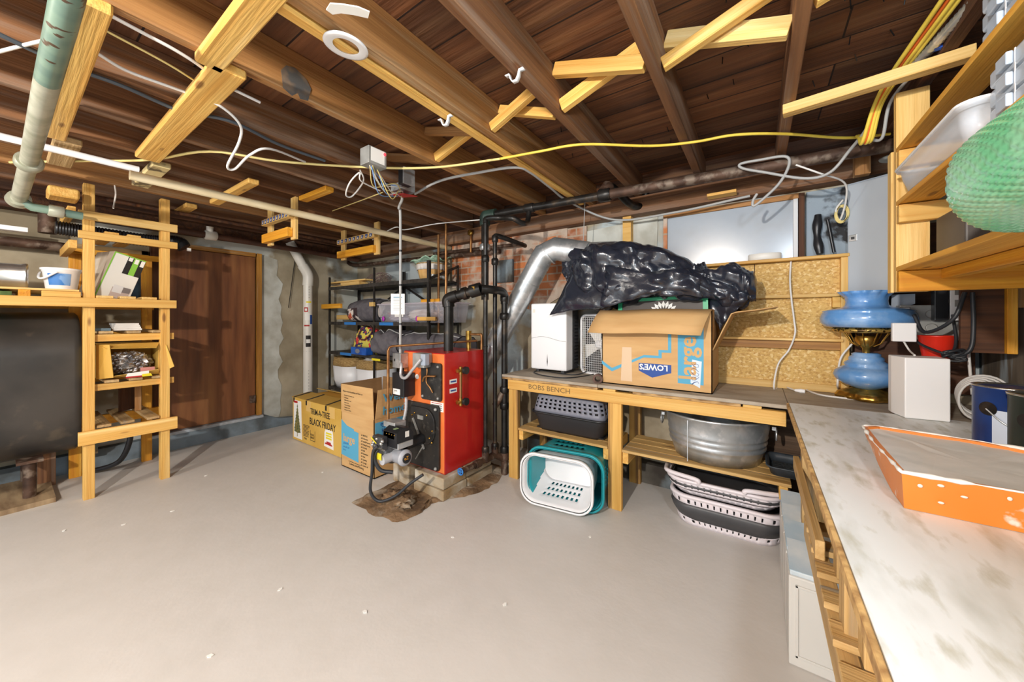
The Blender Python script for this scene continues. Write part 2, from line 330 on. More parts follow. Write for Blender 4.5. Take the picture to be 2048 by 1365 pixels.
# brick zone of the back wall
def brickmat(name, c1, c2, mo, ms=.008):
    m = mat(name, c1, rough=.85, bump=.5, bsc=30); N = m.node_tree.nodes; K = m.node_tree.links; p = N['Principled BSDF']
    tc = N.new('ShaderNodeTexCoord'); mp = N.new('ShaderNodeMapping'); mp.inputs['Rotation'].default_value = (math.pi / 2, 0, 0); b = N.new('ShaderNodeTexBrick')
    b.inputs['Scale'].default_value = 1; b.inputs['Color1'].default_value = lin(c1); b.inputs['Color2'].default_value = lin(c2); b.inputs['Mortar'].default_value = lin(mo)
    b.inputs['Mortar Size'].default_value = ms; b.inputs['Brick Width'].default_value = .21; b.inputs['Row Height'].default_value = .075
    K.new(tc.outputs['Object'], mp.inputs[0]); K.new(mp.outputs[0], b.inputs[0])
    t = N.new('ShaderNodeTexNoise'); t.inputs['Scale'].default_value = 3.2; t.inputs['Detail'].default_value = 6; K.new(tc.outputs['Object'], t.inputs[0])
    r = N.new('ShaderNodeMapRange'); r.inputs[1].default_value = .47; r.inputs[2].default_value = .58; K.new(t.outputs[0], r.inputs[0])
    x = N.new('ShaderNodeMix'); x.data_type = 'RGBA'; K.new(r.outputs[0], x.inputs[0]); K.new(b.outputs[0], x.inputs[6]); x.inputs[7].default_value = lin((198, 178, 160)); K.new(x.outputs[2], p.inputs['Base Color'])
    return m
BRICK = brickmat('orange_brick', (200, 122, 72), (160, 96, 62), (176, 152, 130))
MBK = frame((0, 3.12, 0), (1, 0, 0), (0, 0, 1))   # z of this frame points into the room (-y)
bk = MB(); rz = random.Random(5); poly = [(-3.02, 1.72), (-2.7, 1.7), (-2.3, 1.62), (-2.1, 1.5), (-1.85, 1.42), (-1.6, 1.55), (-1.4, 1.68), (-1.25, 1.85), (-1.32, 2.05), (-1.5, 2.12), (-1.5, 2.22), (-3.02, 2.22)]
bk.prism(poly, MBK, .02); S(bk.put('wall_back_brick', BRICK))
pk = MB(); pk.prism([(-1.3, 1.5), (-.7, 1.5), (-.68, 2.2), (-1.0, 2.18), (-1.34, 2.16)], MBK, .012); S(pk.put('trim_6', PALEPAINT))
pk = MB(); pk.prism([(-1.5, 2.05), (-1.3, 1.98), (-1.3, 2.21), (-1.49, 2.21)], MBK, .03); S(pk.put('trim_7', BRICK))
S(MB().box(-2.36, -2.12, 3.075, 3.1, 1.74, 1.98).put('trim_8', DARKC))       # iron clean-out door set in the brick
S(MB().box(-1.9, 1.02, 3.02, 3.12, 0, .16).put('baseboard_back', DARKC))
S(MB().box(-.05, 1.0, 3.0, 3.02, .16, .84).put('trim_9', wood('stained_boards', (112, 88, 68), (76, 58, 44), rough=.8)))
# window of the back wall
w = T('window_1', None, None, (-.2, 3.1, 1.72)); S(w)
def WP(px, py, Y=3.1): return W(px, py, Y=Y)
x0, x1, z0, z1 = -.60, .20, 1.72, 2.165
gl = mat('dusty_window_glass', (148, 160, 174), (176, 184, 192), sc=2, lo=.3, hi=.8, rough=.22, c3=(154, 160, 166), sc3=4, lo3=.5, hi3=.75, spec=.7)
MB().box(x0, x1, 3.09, 3.1, z0, z1).put('pane', gl, w)
for n, a in (('frame_rail', (x0 - .03, x1 + .04, 3.07, 3.12, z1, z1 + .035)), ('frame_rail', (x0 - .03, x1 + .04, 3.07, 3.12, z0 - .03, z0))): bx(n, *a, JOISTL, w)
bx('frame_stile', x1, x1 + .025, 3.07, 3.12, z0, z1, mat('white_flaking_stile', (214, 216, 218), rough=.5), w); bx('frame_stile', x0 - .03, x0, 3.07, 3.12, z0, z1, BRICK, w)
bx('frame_stile', x1 + .028, x1 + .06, 3.06, 3.12, z0, z1 + .03, BEAMD, w)
o = MB().box(.27, .48, 3.085, 3.12, 1.72, 2.2).put('trim_10', mat('blue_sooty_patch', (150, 164, 176), (46, 46, 48), sc=4.5, lo=.5, hi=.56, rough=.8)); S(o)
S(MB().box(.50, .98, 3.04, 3.12, .93, 1.9).put('trim_11', wood('brown_backing_board', (96, 60, 38), (66, 40, 26), rough=.7)))
S(MB().box(-.95, -.88, 3.04, 3.12, 1.85, 2.22).put('trim_12', PINE))     # short stud between bag and sill
# left wall door
d = T('door_1', None, None, (-5.0, 1.37, .17)); S(d)
MB().box(-5.03, -4.985, .93, 1.76, .19, 2.09).put('panel', DOORW, d, bev=.003)
FR = wood('door_frame_wood', (190, 134, 52), (140, 92, 36), (206, 178, 130), gr=8)
bx('frame_stile', -5.03, -4.965, 1.775, 1.825, .17, 2.14, FR, d); bx('frame_stile', -5.03, -4.965, .86, .925, .17, 2.14, BEAMD, d)
bx('frame_head', -5.03, -4.965, .93, 1.76, 2.095, 2.14, FR, d)
bx('threshold', -5.03, -4.93, .86, 1.83, .155, .185, mat('pale_blue_sill', (186, 196, 206), (150, 150, 150), sc=9, rough=.7), d)
MB().box(-4.985, -4.975, 1.70, 1.75, .34, .43).box(-4.985, -4.97, 1.745, 1.76, .34, .43).put('hinge', RUST, d)
MB().ball((-4.98, .97, 1.18), .012).put('knob', IRON, d)
# dark window behind the rack
w = T('window_2', None, None, (-5.02, .62, 1.5)); S(w)
MB().box(-5.03, -5.015, .40, .80, 1.52, 1.98).put('pane', GLASSD, w)
bx('frame_stile', -5.03, -4.99, .80, .85, 1.48, 2.02, GREYW, w); bx('frame_rail', -5.03, -4.99, .36, .85, 1.98, 2.02, GREYW, w); bx('frame_rail', -5.03, -4.99, .36, .85, 1.48, 1.52, GREYW, w); bx('frame_stile', -5.03, -4.99, .36, .40, 1.48, 2.02, GREYW, w)
# ------------------------------------------------------------- joists
JX = [(.10, JOIST), (-.368, JOIST), (-.835, JOIST), (-1.235, JOISTL), (-1.75, JOISTL), (-2.25, JOIST), (-2.69, JOIST), (-3.12, JOIST), (-3.55, JOIST), (-4.02, JOISTL), (-4.45, JOIST), (-4.85, BEAMD), (.57, BEAMD)]
for x, m in JX: S(bx('joist', x, x + .046, -2.9, 3.05, 2.36, 2.55, m, bev=.003))
S(bx('joist', -1.285, -1.245, -2.9, 2.9, 2.345, 2.39, PINE, bev=.002))     # furring strip along the light joist
# black scorched patch on a joist side
M = frame((-1.702, 0, 0), (0, 1, 0), (0, 0, 1)); pk = MB(); pk.prism([(lambda v: (v.y, v.z))(W(x, y, X=-1.702)) for x, y in ((562, 140), (572, 131), (590, 136), (612, 158), (622, 178), (616, 202), (600, 198), (596, 186), (584, 192), (566, 176))], M, .0015); S(pk.put('trim_13', mat('tar_patch', (84, 84, 84), (140, 116, 92), sc=16, rough=.6)))
# ------------------------------------------------------------- things on the ceiling
def brace(px0, X0, hi0, X1, hi1, Y, lab, w=.06, t=.035, m=PINE, Y2=None):
    a = (X0, Y, 2.52 if hi0 else 2.385); b = (X1, Y if Y2 is None else Y2, 2.52 if hi1 else 2.385)
    o = plank('bridging_strut', a, b, t, w, m); return tag(o, lab, 'strut', 'cross bridging between the ceiling joists')
brace(0, -.785, 1, -.372, 0, 1.49, 'near-level pale strut beside the white strap joist, crossing a diagonal one')
brace(0, -.785, 0, -.372, 1, 1.56, 'diagonal pale strut dropping to the joist that carries the white strap', )
brace(0, -.318, 1, .096, 0, 1.60, 'wide pale level strut in the bay over the window centre', w=.07, m=PINE2)
brace(0, -.318, 0, .096, 1, 1.54, 'long diagonal pale strut rising across the level one in the bay over the window', w=.05)
brace(0, -1.185, 0, -.84, 1, 1.52, 'diagonal strut beside the bracket strap on the light joist', w=.05)
brace(0, -1.185, 1, -.84, 0, 1.60, 'brown strut dipping away from the light joist toward the white strap joist', w=.045)
brace(0, -1.70, 0, -1.24, 1, 1.60, 'pale diagonal strut ending low beside the yellow cable left of the light joist', w=.055)
brace(0, -1.70, 1, -1.24, 0, 1.52, 'brown strut crossing behind the pale one left of the light joist', w=.045, m=JOISTL)
brace(0, .15, 0, .57, 1, 1.50, 'golden strut rising toward the cable bundle at the right', w=.05)
brace(0, -2.20, 1, -1.755, 0, 1.60, 'dusty reddish strut behind the grey relay box', w=.05, m=JOISTL)
def uboard(x0, x1, y0, y1, lab, m=PINE, t=.038):
    o = bx('nailed_board', x0, x1, y0, y1, 2.36 - t, 2.36, m, bev=.006); return tag(o, lab, 'board', 'boards nailed under the joists')
uboard(-3.13, -1.70, .135, .21, 'long pine board under the joists just right of the green drain pipe')
uboard(-1.75, -1.15, .42, .505, 'short knotted pine board running off the top of the view', PINE)
uboard(-3.08, -1.71, .465, .575, 'pine board with a yellow-marked sawn end crossed by the black cable', PINE)
uboard(-3.66, -3.14, .17, .27, 'stubby board behind the white plastic pipe, beside the green drain pipe', GREYW)
uboard(-3.75, -3.14, .55, .64, 'mould-spotted pale board above the free end of the round pole', mat('mouldy_board', (226, 206, 150), (110, 96, 70), sc=9, lo=.52, hi=.6, rough=.7))
uboard(-3.80, -2.98, 1.01, 1.08, 'thin pine board crossing above the round pole left of the hangers')
uboard(-3.10, -2.68, 1.40, 1.47, 'short dark gold board by the first hanger bracket', PINEG)
uboard(-4.45, -4.07, .92, 1.0, 'short pine block behind the top of the right ladder post')
o = bx('loose_block', -4.16, -3.98, .19, .33, 2.20, 2.27, PINE, bev=.01); o.rotation_euler = o.rotation_euler; tag(o, 'thick pine block wedged against the left ladder post near the drain coupling', 'board')
# green drain pipe with its couplings
P = [W(140, -60, d=.96), W(135, 0, Z=2.27), W(96, 160, Z=2.235), W(58, 325, Z=2.2), W(38, 398, Z=2.13)]
t = T('drain_pipe', 'fat green-painted drain pipe with rust flecks running down to a white coupling', 'pipe', P[4])
MB().tube(crv(P[:3], 6), .033, 20).put('painted_pipe', DRAINP, t)
MB().tube(crv([P[2], P[3]], 6), .0332, 20).put('bare_pipe', DRAINW, t)
MB().tube(crv([P[3], P[4]], 4), .034, 20).put('bare_pipe', DRAINW, t)
c = P[3]; dr = (P[4] - P[3]).normalized()
MB().tube([c - dr * .03, c - dr * .02, c + dr * .02, c + dr * .03], [.044, .052, .052, .044], 24).put('coupling', DRAINW, t)
e0 = W(38, 398, Z=2.13); e1 = W(64, 414, Z=2.09); e2 = W(165, 433, Z=2.08)
MB().tube([P[4] - dr * .02, P[4] + dr * .03], [.05, .055], 24).put('elbow', DRAINW, t)
MB().tube([P[4] + Vector((0, 0, -.0)), e1, e2], .028, 14).put('branch_pipe', DRAINP, t)
q = e1.lerp(e2, .3); q2 = e1.lerp(e2, .62)
MB().tube([q, q.lerp(q2, .08), q.lerp(q2, .92), q2], [.034, .040, .040, .034], 18).put('sleeve', DRAINW, t)
def pipe(name, pts, r, m, lab, cat='pipe', n=14, cv=0, group=None, parent=None):
    o = MB().tube(crv(pts, cv) if cv else pts, r, n).put(name, m, parent)
    return tag(o, lab, cat, group) if not parent else o
pipe('plastic_pipe', [(-3.19, -.8, 2.285), (-3.19, .50, 2.285)], .019, WHITE, 'thin white plastic pipe passing behind the green drain pipe')
pipe('round_pole', [(-3.05, .44, 2.2), (-3.05, 3.09, 2.2)], .028, mat('pale_pole_wood', (228, 212, 176), (214, 192, 148), sc=4, st=(4, 1, 4), rough=.5), 'long round pale wooden pole hung beneath the joists, over the boxes')
def pY(px, py, X): return W(px, py, X=X)
t = T('soil_pipe', 'brown iron pipe with a silver clamp running above the wooden door', 'pipe', pY(430, 472, -4.75))
pts = [pY(-60, 395, -4.75), pY(341, 458, -4.75), pY(660, 511, -4.75)]; pts = [(-4.75, -.5, 2.25), pts[1], pts[2], (-4.75, 2.95, 2.2)]
MB().tube(pts, .033, 16).put('pipe_run', BROWNP, t)
a = Vector(pts[1]); b = Vector(pts[2]); q = a.lerp(b, .19)
MB().tube([a.lerp(b, .165), a.lerp(b, .17), a.lerp(b, .225), a.lerp(b, .23)], [.04, .05, .05, .04], 20).tube([q, q + Vector((.02, 0, .09))], .03, 14).put('clamp', PVC, t)
# corrugated black hose
t = T('corrugated_hose', 'black corrugated hose lying behind the top of the ladder rack', 'hose', pY(220, 470, -4.42))
pts = crv([pY(110, 455, -4.42), pY(200, 468, -4.42), pY(300, 482, -4.42), pY(355, 484, -4.42), pY(369, 496, -4.4)], 60)
MB().tube(pts, [.048 + .006 * (1 if (i // 2) % 2 else 0) for i in range(len(pts))], 18).put('hose_body', BLACKP, t)
MB().cb(pts[-1] + Vector((.05, .02, -.02)), .004, .03, .03).put('tag', PAPER, t)
o = bx('white_channel', -4.72, -4.64, -.9, .13, 2.02, 2.055, WHITE); tag(o, 'long white metal channel behind the left shelf, under the drain branch', 'channel')
for z, rad, lab in ((1.96, .04, 'dark rusty pipe under the white channel'),):
    pipe('waste_pipe', crv([(-4.86, -.9, z), (-4.86, .2, z), (-4.9, .3, z), (-5.0, .31, z)], 5), rad, RUST, lab)
pipe('vent_pipe', [(-4.85, .23, 2.06), (-4.85, .23, 2.24)], .05, RUST, 'short upright rusty pipe above the white channel')
pipe('iron_pipe', [(-4.86, -.22, 2.02), (-4.86, -.22, 2.24)], .035, IRON, 'black upright pipe at the far left behind the drain pipe')
pipe('iron_pipe', [(-4.25, .2, 2.30), (-4.25, 3.0, 2.28)], .018, BEAMD, 'slim dark pipe running behind the ladder posts beneath the joists')
# hanger brackets
def hanger(Y, X0, X1, zb, lab):
    t = T('hanger_bracket', lab, 'bracket', (X0, Y, zb), group='wooden hanger brackets under the joists')
    for x in (X0, X1): bx('upright', x - .04, x + .04, Y - .012, Y + .012, zb - .02, 2.36, PINE2, t)
    bx('rail', X0 - .05, X1 + .0, Y - .055, Y - .014, zb, zb + .075, PINEG, t)
    r = bx('tape_rail', X0 - .05, X1 + .03, Y - .055, Y - .014, zb + .155, zb + .205, PINE2, t)
    n = 9; L = X1 - X0 + .06
    for k in range(n):
        b = MB(); x = X0 - .035 + k * L / n; M = frame((x, Y - .0562, zb + .162), (1, 0, 0), (0, 0, 1))
        b.prism([(0, 0), (L / n * .45, 0), (L / n * .62, .036), (0, .036)], M, .0012)
        b.m = 1; b.prism([(.004, .008), (L / n * .42, .008), (.02, .03)], M, .0016); b.put('print_mark', [INKN, PAPER], t)
hanger(1.40, -3.62, -3.17, 2.03, 'first wooden hanger bracket, nearer the ladder, with a printed tape on its rail')
hanger(2.25, -3.90, -3.27, 2.04, 'wooden hanger bracket nearer the metal shelving, over the boxes')
# ring and brackets on the light joist
M = Matrix.Translation(Vector((-1.225, .715, 2.335))) @ Matrix.Scale(.66, 4)
o = MB().lathe([(.066, 0), (.07, .008), (.1, .012), (.112, .008), (.114, 0), (.1, -.003), (.066, 0)], n=48, M=M @ Matrix.Rotation(.12, 4, 'Y'), cap=False).put('fixture_ring', WHITE); tag(o, 'white round light-fixture ring under the light-coloured joist', 'ring')
def strap(c, lab, s=1, dy=0):
    c = Vector(c); pts = [(-.055, 0, 0), (-.03, 0, 0), (-.024, 0, -.02), (-.012, 0, -.036), (.012, 0, -.036), (.024, 0, -.02), (.03, 0, 0), (.055, 0, 0)]
    b = MB(); n = len(pts); vs = []
    for x, y, z in pts:
        for yy in (-.011, .011): vs.append(c + Vector((x * s * .8, yy + x * dy, z * s)))
    b.add(vs, [(2 * i, 2 * i + 1, 2 * i + 3, 2 * i + 2) for i in range(n - 1)], True); o = b.put('pipe_strap', WHITE, solid=.0025); return tag(o, lab, 'strap')
strap((-1.262, 1.25, 2.338), 'white pipe strap screwed to the light-coloured joist')
strap((-.815, 1.20, 2.356), 'white pipe strap on the joist with a grey-brown side face')
b = MB(); q0 = W(652, 12, Z=2.352); q1 = W(758, 48, Z=2.352); M = frame(q0, q1 - q0, Vector((0, 0, 1)).cross(q1 - q0))
poly = [(.0, .045), (.03, .06), (.07, .035), (.13, .02), (.2, .01), (.205, -.03), (.15, -.035), (.08, -.02), (.02, .0)]
o = b.prism([(x * .62, y * .7 - .02) for x, y in poly], M, -.004).put('paper_scrap', PAPER); tag(o, 'torn strip of white paper stuck beneath the light joist, beyond the ring', 'paper')

# small debris on the painted floor
rz = random.Random(21); nm = None
for px, py in ((345, 1023), (247, 1050), (420, 1313), (645, 945), (412, 952), (560, 1180), (1180, 1075), (905, 1075), (128, 1062), (1010, 1210), (730, 1225)):
    q = W(px, py, Z=.001)
    if nm is None: o = nm = MB().prism([(-.012, -.004), (.002, -.009), (.013, .0), (.004, .008), (-.008, .006)], Matrix.Translation(q), .003).put('paint_chip', PAPER)
    else: o = nm.copy(); C.objects.link(o); o.location = q
    o.rotation_euler = (0, 0, rz.random() * 6); tag(o, 'tiny pale paint chip lying on the open painted floor', 'chip', 'paint chips on the floor')
# ============================================================= left side
# oil tank
t = T('oil_tank', 'big black oval steel heating-oil tank under the long shelf at the far left', 'tank', (-4.67, -.4, .27))
def obround(w, h, n=12):
    r = w / 2; s = h / 2 - r
    return [(r * math.cos(a), s + r * math.sin(a)) for a in [math.pi * k / n for k in range(n + 1)]] + [(r * math.cos(a), -s + r * math.sin(a)) for a in [math.pi + math.pi * k / n for k in range(n + 1)]]
M = frame((-4.66, 0, .84), (1, 0, 0), (0, 0, 1)); b = MB(); n = len(obround(.66, 1.12))
ys = [(-1.3, .94), (-1.28, .99), (-1.25, 1), (-.47, 1), (-.462, 1.006), (-.454, 1), (.33, 1), (.355, .99), (.37, .94)]
b.grid(lambda i, j: Vector((-4.66 + obround(.66, 1.12)[i][0] * ys[j][1], ys[j][0], .84 + obround(.66, 1.12)[i][1] * (1 if ys[j][1] > .98 else .97))), n, len(ys), wu=True)
b.add([Vector((-4.66 + p[0] * .94, .37, .84 + p[1] * .97)) for p in obround(.66, 1.12)], [tuple(range(n))]); b.put('shell', SLATE, t)
for x, y in ((-4.42, .13), (-4.9, .13), (-4.42, -.9)):
    l = MB().tube([(x, y, .035), (x, y, .31)], .032, 14).put('leg', RUST, t)
    MB().cb((x, y, .305), .14, .12, .02).put('saddle', RUST, l)
o = MB().box(-5.0, -4.25, -.75, .24, 0, .035).put('timber_pad', mat('dusty_timber', (170, 146, 112), (120, 96, 70), sc=3, st=(1, 5, 1), rough=.8)); tag(o, 'low dusty timber pad on the floor beneath the tank leg', 'board')
# wooden rack
t = T('storage_rack', 'tall pine rack with two front posts and slatted shelves, beside the oil tank', 'rack', (-4.4, .6, 0))
for y, x, z1 in ((.385, -4.14, 2.36), (.80, -4.14, 2.36)): plank('post', (x, y, 0), (x, y, z1), .056, .07, PINE, t, up=(1, 0, 0))
for y in (.37, .80): plank('post', (-4.78, y, 0), (-4.78, y, 1.9), .07, .04, PINEG, t, up=(1, 0, 0))
for z0, z1, xx, m in ((2.085, 2.15, -4.088, PINE2), (1.945, 2.0, -4.088, PINE), (1.175, 1.23, -4.15, PINE), (.80, .85, -4.15, PINE), (.415, .515, -4.088, PINE)):
    y0, y1 = (.33, .87) if xx > -4.1 else (.41, .86); plank('rail', (xx, y0, (z0 + z1) / 2), (xx, y1, (z0 + z1) / 2), .03, z1 - z0, m, t)
for z0, z1 in ((1.175, 1.23), (.80, .85), (.415, .5), (1.9, 1.95)): bx('rail', -4.79, -4.75, .3, .88, z0, z1, PINEG, t)
for z, ys, m in ((1.245, (.47, .62, .76), GREYW), (.865, (.50, .63, .76), GREYW), (.528, (.46, .585, .73), GREYW), (2.012, (.5, .62), PINE)):
    for y in ys: plank('slat', (-4.79, y, z), (-4.115, y, z), .075, .02, m, t)
for z in (1.90,): plank('rail', (-4.8, .31, z), (-4.13, .31, z), .04, .06, PINE, t)
plank('rail', (-4.8, .31, 2.16), (-4.2, .31, 2.16), .04, .06, PINE, t)
# long shelf that runs behind the rack post
t = T('long_shelf', 'long pine shelf with a full-width front rail above the black tank', 'shelf', (-4.4, -.2, 1.44))
plank('front_rail', (-4.075, -1.0, 1.472), (-4.075, .86, 1.472), .04, .066, PINE, t)
plank('cleat', (-4.12, .17, 1.527), (-4.12, .345, 1.527), .05, .04, PINE, t)
plank('back_rail', (-4.85, -1.0, 1.47), (-4.85, .86, 1.47), .04, .07, PINEG, t)
bx('shelf_board', -4.86, -4.13, -1.0, .34, 1.55, 1.565, PINE2, t)
for y in (.46, .58, .70): plank('slat', (-4.86, y, 1.516), (-4.07, y, 1.516), .085, .02, PINE2, t)
for y in (-.8, .1): plank('bearer', (-4.86, y, 1.527), (-4.1, y, 1.527), .05, .045, PINEG, t)
o = MB().box(-4.7, -4.12, -.9, .05, 1.507, 1.535).put('green_sheet', mat('moss_green_cloth', (104, 128, 70), (70, 92, 50), sc=9, rough=.9)); tag(o, 'folded moss-green sheet tucked under the long shelf board', 'sheet')
# metal loaf-like flask
M = frame((-4.35, -.55, 1.655), (0, 1, 0), (0, 0, 1)); t = T('metal_canister', 'shiny ribbed metal canister lying on the long shelf at the far left', 'canister', (-4.35, -.3, 1.566))
secs = [(rr(.15, .15, .05), 0), (rr(.17, .165, .06), .1)]
b = MB(); n = 28; P = rr(.17, .17, .06, 2, 5); L = len(P)
b.grid(lambda i, j: Vector((-4.35 + P[i][0] * (1, 1, 1, 1.08, 1.08)[j], (-.5, -.04, .09, .105, .12)[j], 1.654 + P[i][1] * (1, 1, 1, 1.08, 1.05)[j])), L, 5, wu=True); b.put('body', ALU, t, solid=.003)
MB().add([Vector((-4.35 + p[0], .04, 1.654 + p[1])) for p in P], [tuple(range(L))]).put('end_panel', ALU, t)
# white bucket
c = Vector((-4.28, .268, 1.566)); t = T('bucket', 'white plastic bucket with a blue printed label, on the long shelf by the rack post', 'bucket', c)
MB().lathe([(.072, 0), (.075, .004), (.090, .130), (.094, .132), (.094, .142), (.101, .144), (.101, .156), (.096, .158), (.0, .155)], c, 36).put('tub', WHITE, t)
a0 = math.radians(-50); lb = MB(); lb.grid(lambda i, j: c + Vector(((.0792 + .0105 * j) * math.cos(a0 + i * .07), (.0792 + .0105 * j) * math.sin(a0 + i * .07), .03 + j * .085)), 20, 2)
lb.put('label', mat('blue_label', (52, 118, 190), (120, 160, 210), sc=9, lo=.55, hi=.6, rough=.4), t)
pts = [c + Vector((.103 * math.cos(a) * 1.02, .103 * math.sin(a) * 1.02, .125 - .05 * math.sin((k / 12) * math.pi))) for k, a in enumerate([math.radians(-115 + 100 * k / 12) for k in range(13)])]
MB().tube(pts, .007, 8).put('handle', WHITE, t)
# printer box standing tilted on the rack
t = T('printer_box', 'tilted white and green carton with a printer picture, on the rack above the front rail', 'box', (-4.3, .52, 1.527))
M0 = Matrix.Translation(Vector((-4.17, .415, 1.53))) @ Matrix.Rotation(math.radians(-17), 4, 'X') @ Matrix.Rotation(math.radians(10), 4, 'Z')
WM2 = M0
def face(x, y0, z0): return WM2 @ frame((x, y0, z0), (0, 1, 0), (0, 0, 1))
MB().box(-.34, 0, 0, .19, 0, .37, ).put('carton', mat('white_carton', (236, 234, 226), rough=.5), t, M=M0, bev=.002)
def patch(pts, m, name, off=.001, th=.0008): return MB().prism(pts, face(off, 0, 0), th).put(name, m, t)
patch([(.085, .22), (.19, .22), (.19, .37), (.085, .37)], INKK, 'black_panel'); patch([(.12, .22), (.155, .22), (.155, .37), (.12, .37)], GREEN, 'green_panel', .002)
patch([(0, .0), (.008, .0), (.008, .37), (0, .37)], GREEN, 'green_edge'); patch([(.0, .362), (.19, .362), (.19, .37), (.0, .37)], GREEN, 'green_edge', .003)
patch([(.07, .02), (.17, .02), (.18, .10), (.07, .10)], mat('picture_shadow', (196, 178, 170), rough=.6), 'printer_picture'); patch([(.075, .06), (.13, .06), (.13, .12), (.075, .12)], mat('picture_white', (226, 224, 222), rough=.6), 'printer_picture', .002); patch([(.13, .07), (.175, .075), (.175, .115), (.13, .115)], mat('picture_grey', (126, 118, 116), rough=.6), 'printer_picture', .002)
MB().box(-.34, 0, -.0012, 0, 0, .37).put('side_panel', mat('carton_side', (206, 190, 168), (220, 210, 194), sc=8, rough=.5), t, M=M0)
for k in range(3): patch([(.09 + k * .037, .33 - .01 * k), (.113 + k * .037, .33 - .01 * k), (.113 + k * .037, .36), (.09 + k * .037, .36)], PAPER, 'print_block', .003)
# papers and small box
for k in range(4):
    o = MB().box(-.16, .0, -.085 + .004 * k, .075 - .005 * k, 0, .014, Matrix.Rotation(.06 * (k - 1.5), 4, 'Z')).put('booklet', PAPER, None, M=Matrix.Translation(Vector((-4.2, .60, 1.256 + .0145 * k))))
    tag(o, 'white booklet in the small pile on the rack shelf under the long front rail', 'booklet', 'pile of white booklets on the rack')
o = MB().box(-4.36, -4.17, .42, .50, 1.256, 1.275).put('magazine', mat('blue_magazine', (112, 134, 146), rough=.4)); tag(o, 'blue-grey magazine lying left of the white booklets', 'magazine')
# carton with foil
t = T('open_carton', 'opened yellow-brown carton stuffed with foil packets, on the middle rack shelf', 'box', (-4.35, .6, .876))
yb0, yb1, zb0, zb1 = .425, .775, .885, 1.15
b = MB().box(-4.45, -4.44, yb0, yb1, zb0, zb1).box(-4.45, -4.17, yb0, yb0 + .006, zb0, zb1).box(-4.45, -4.17, yb1 - .006, yb1, zb0, zb1).box(-4.45, -4.17, yb0, yb1, zb0, zb0 + .006).box(-4.45, -4.17, yb0, yb1, zb1 - .006, zb1); b.put('body', CARDY, t)
def flap(p, name='flap', m=CARDY): return MB().add([Vector(q) for q in p], [tuple(range(len(p)))]).put(name, m, t, solid=.004)
flap([(-4.17, yb0, zb1), (-4.17, yb1, zb1), (-4.10, yb1 - .03, zb1 - .04), (-4.10, yb0 + .04, zb1 - .03)]); flap([(-4.17, yb0, zb0), (-4.17, yb1, zb0), (-4.10, yb1 - .02, zb0 + .045), (-4.10, yb0 + .09, zb0 + .02)])
flap([(-4.17, yb0, zb0), (-4.17, yb0, zb1), (-4.09, yb0 + .06, zb1), (-4.09, yb0 + .08, zb0 + .01)]); flap([(-4.17, yb1, zb0), (-4.17, yb1, zb1), (-4.1, yb1 + .03, zb1 - .02), (-4.08, yb1 + .075, zb0 + .06)])
M = frame((-4.098, .5, .892), (0, 1, 0), (0, 0, 1))
MB().prism([(.07, 0), (.2, .0), (.2, .035), (.08, .025)], M, .001).put('label', PAPER, t); MB().prism([(.07, -.012), (.16, -.012), (.16, 0), (.07, 0)], M, .0012).put('label', INKR, t); MB().prism([(.16, -.01), (.22, -.01), (.21, .012), (.16, .01)], M, .0014).put('label', YELL, t)
def lump(name, c, rx, ry, rz, m, lab=None, cat=None, parent=None, amp=.15, fr=3, n=40, mm=26, ridge=False, flat=None, seed=0, group=None):
    b = MB(); c = Vector(c); vs = []
    for j in range(mm + 1):
        p = math.pi * j / mm
        for k in range(n):
            a = 2 * math.pi * k / n; u = Vector((math.sin(p) * math.cos(a), math.sin(p) * math.sin(a), -math.cos(p)))
            q = u * fr + Vector((seed, seed * 2, 0)); nn = noise.noise(q) + .5 * noise.noise(q * 2.3)
            if ridge: nn = .5 - abs(noise.noise(q)) * 2 + .5 * (.4 - abs(noise.noise(q * 2.1)) * 2)
            s = 1 + amp * nn; e = 4 if flat else 2
            su = Vector([math.copysign(abs(x) ** (.7 if flat else 1), x) for x in u])
            vs.append(c + Vector((su.x * rx * s, su.y * ry * s, su.z * rz * s)))
    b.add(vs, [(j * n + k, j * n + (k + 1) % n, (j + 1) * n + (k + 1) % n, (j + 1) * n + k) for j in range(mm) for k in range(n)], not ridge)
    o = b.put(name, m, parent); return tag(o, lab, cat, group) if lab else o
lump('foil_packet', (-4.27, .60, .985), .09, .14, .09, FOIL, 'crumpled silver foil packets bulging inside the opened carton on the rack', 'foil', amp=.3, fr=4, ridge=True)
o = MB().box(-4.17, -4.13, .66, .74, .91, .95).put('pink_packet', mat('pink_wrap', (206, 140, 132), rough=.5)); tag(o, 'small pinkish packet beside the foil in the opened carton', 'packet')
# row of dark slats standing behind the lowest shelf, hose, little meter
t = T('louvre_panel', 'brown louvred wooden panel standing behind the lowest rack shelf', 'panel', (-4.6, .62, .54))
for k in range(6): plank('slat', (-4.55 - .02 * k, .60 + .02 * k, .54), (-4.55 - .02 * k, .60 + .02 * k, .80), .03, .008, BEAMD, t, up=(1, 1, 0))
plank('edge', (-4.5, .70, .54), (-4.5, .70, .80), .04, .02, JOISTL, t, up=(1, 0, 0))
o = MB().box(-4.95, -4.8, .35, .5, .16, .33).box(-4.93, -4.82, .37, .48, .30, .36).put('fuel_filter', mat('teal_brown_box', (110, 92, 66), (90, 130, 130), sc=6, rough=.7)); tag(o, 'small squat brown fitting behind the foot of the left ladder post', 'fitting')
pipe('rubber_hose', crv([(-4.6, .63, .40), (-4.55, .66, .30), (-4.6, .6, .1), (-4.75, .45, .03), (-4.85, .35, .02)], 8), .02, BLACKP, 'black rubber hose curving down to the floor behind the rack', 'hose')
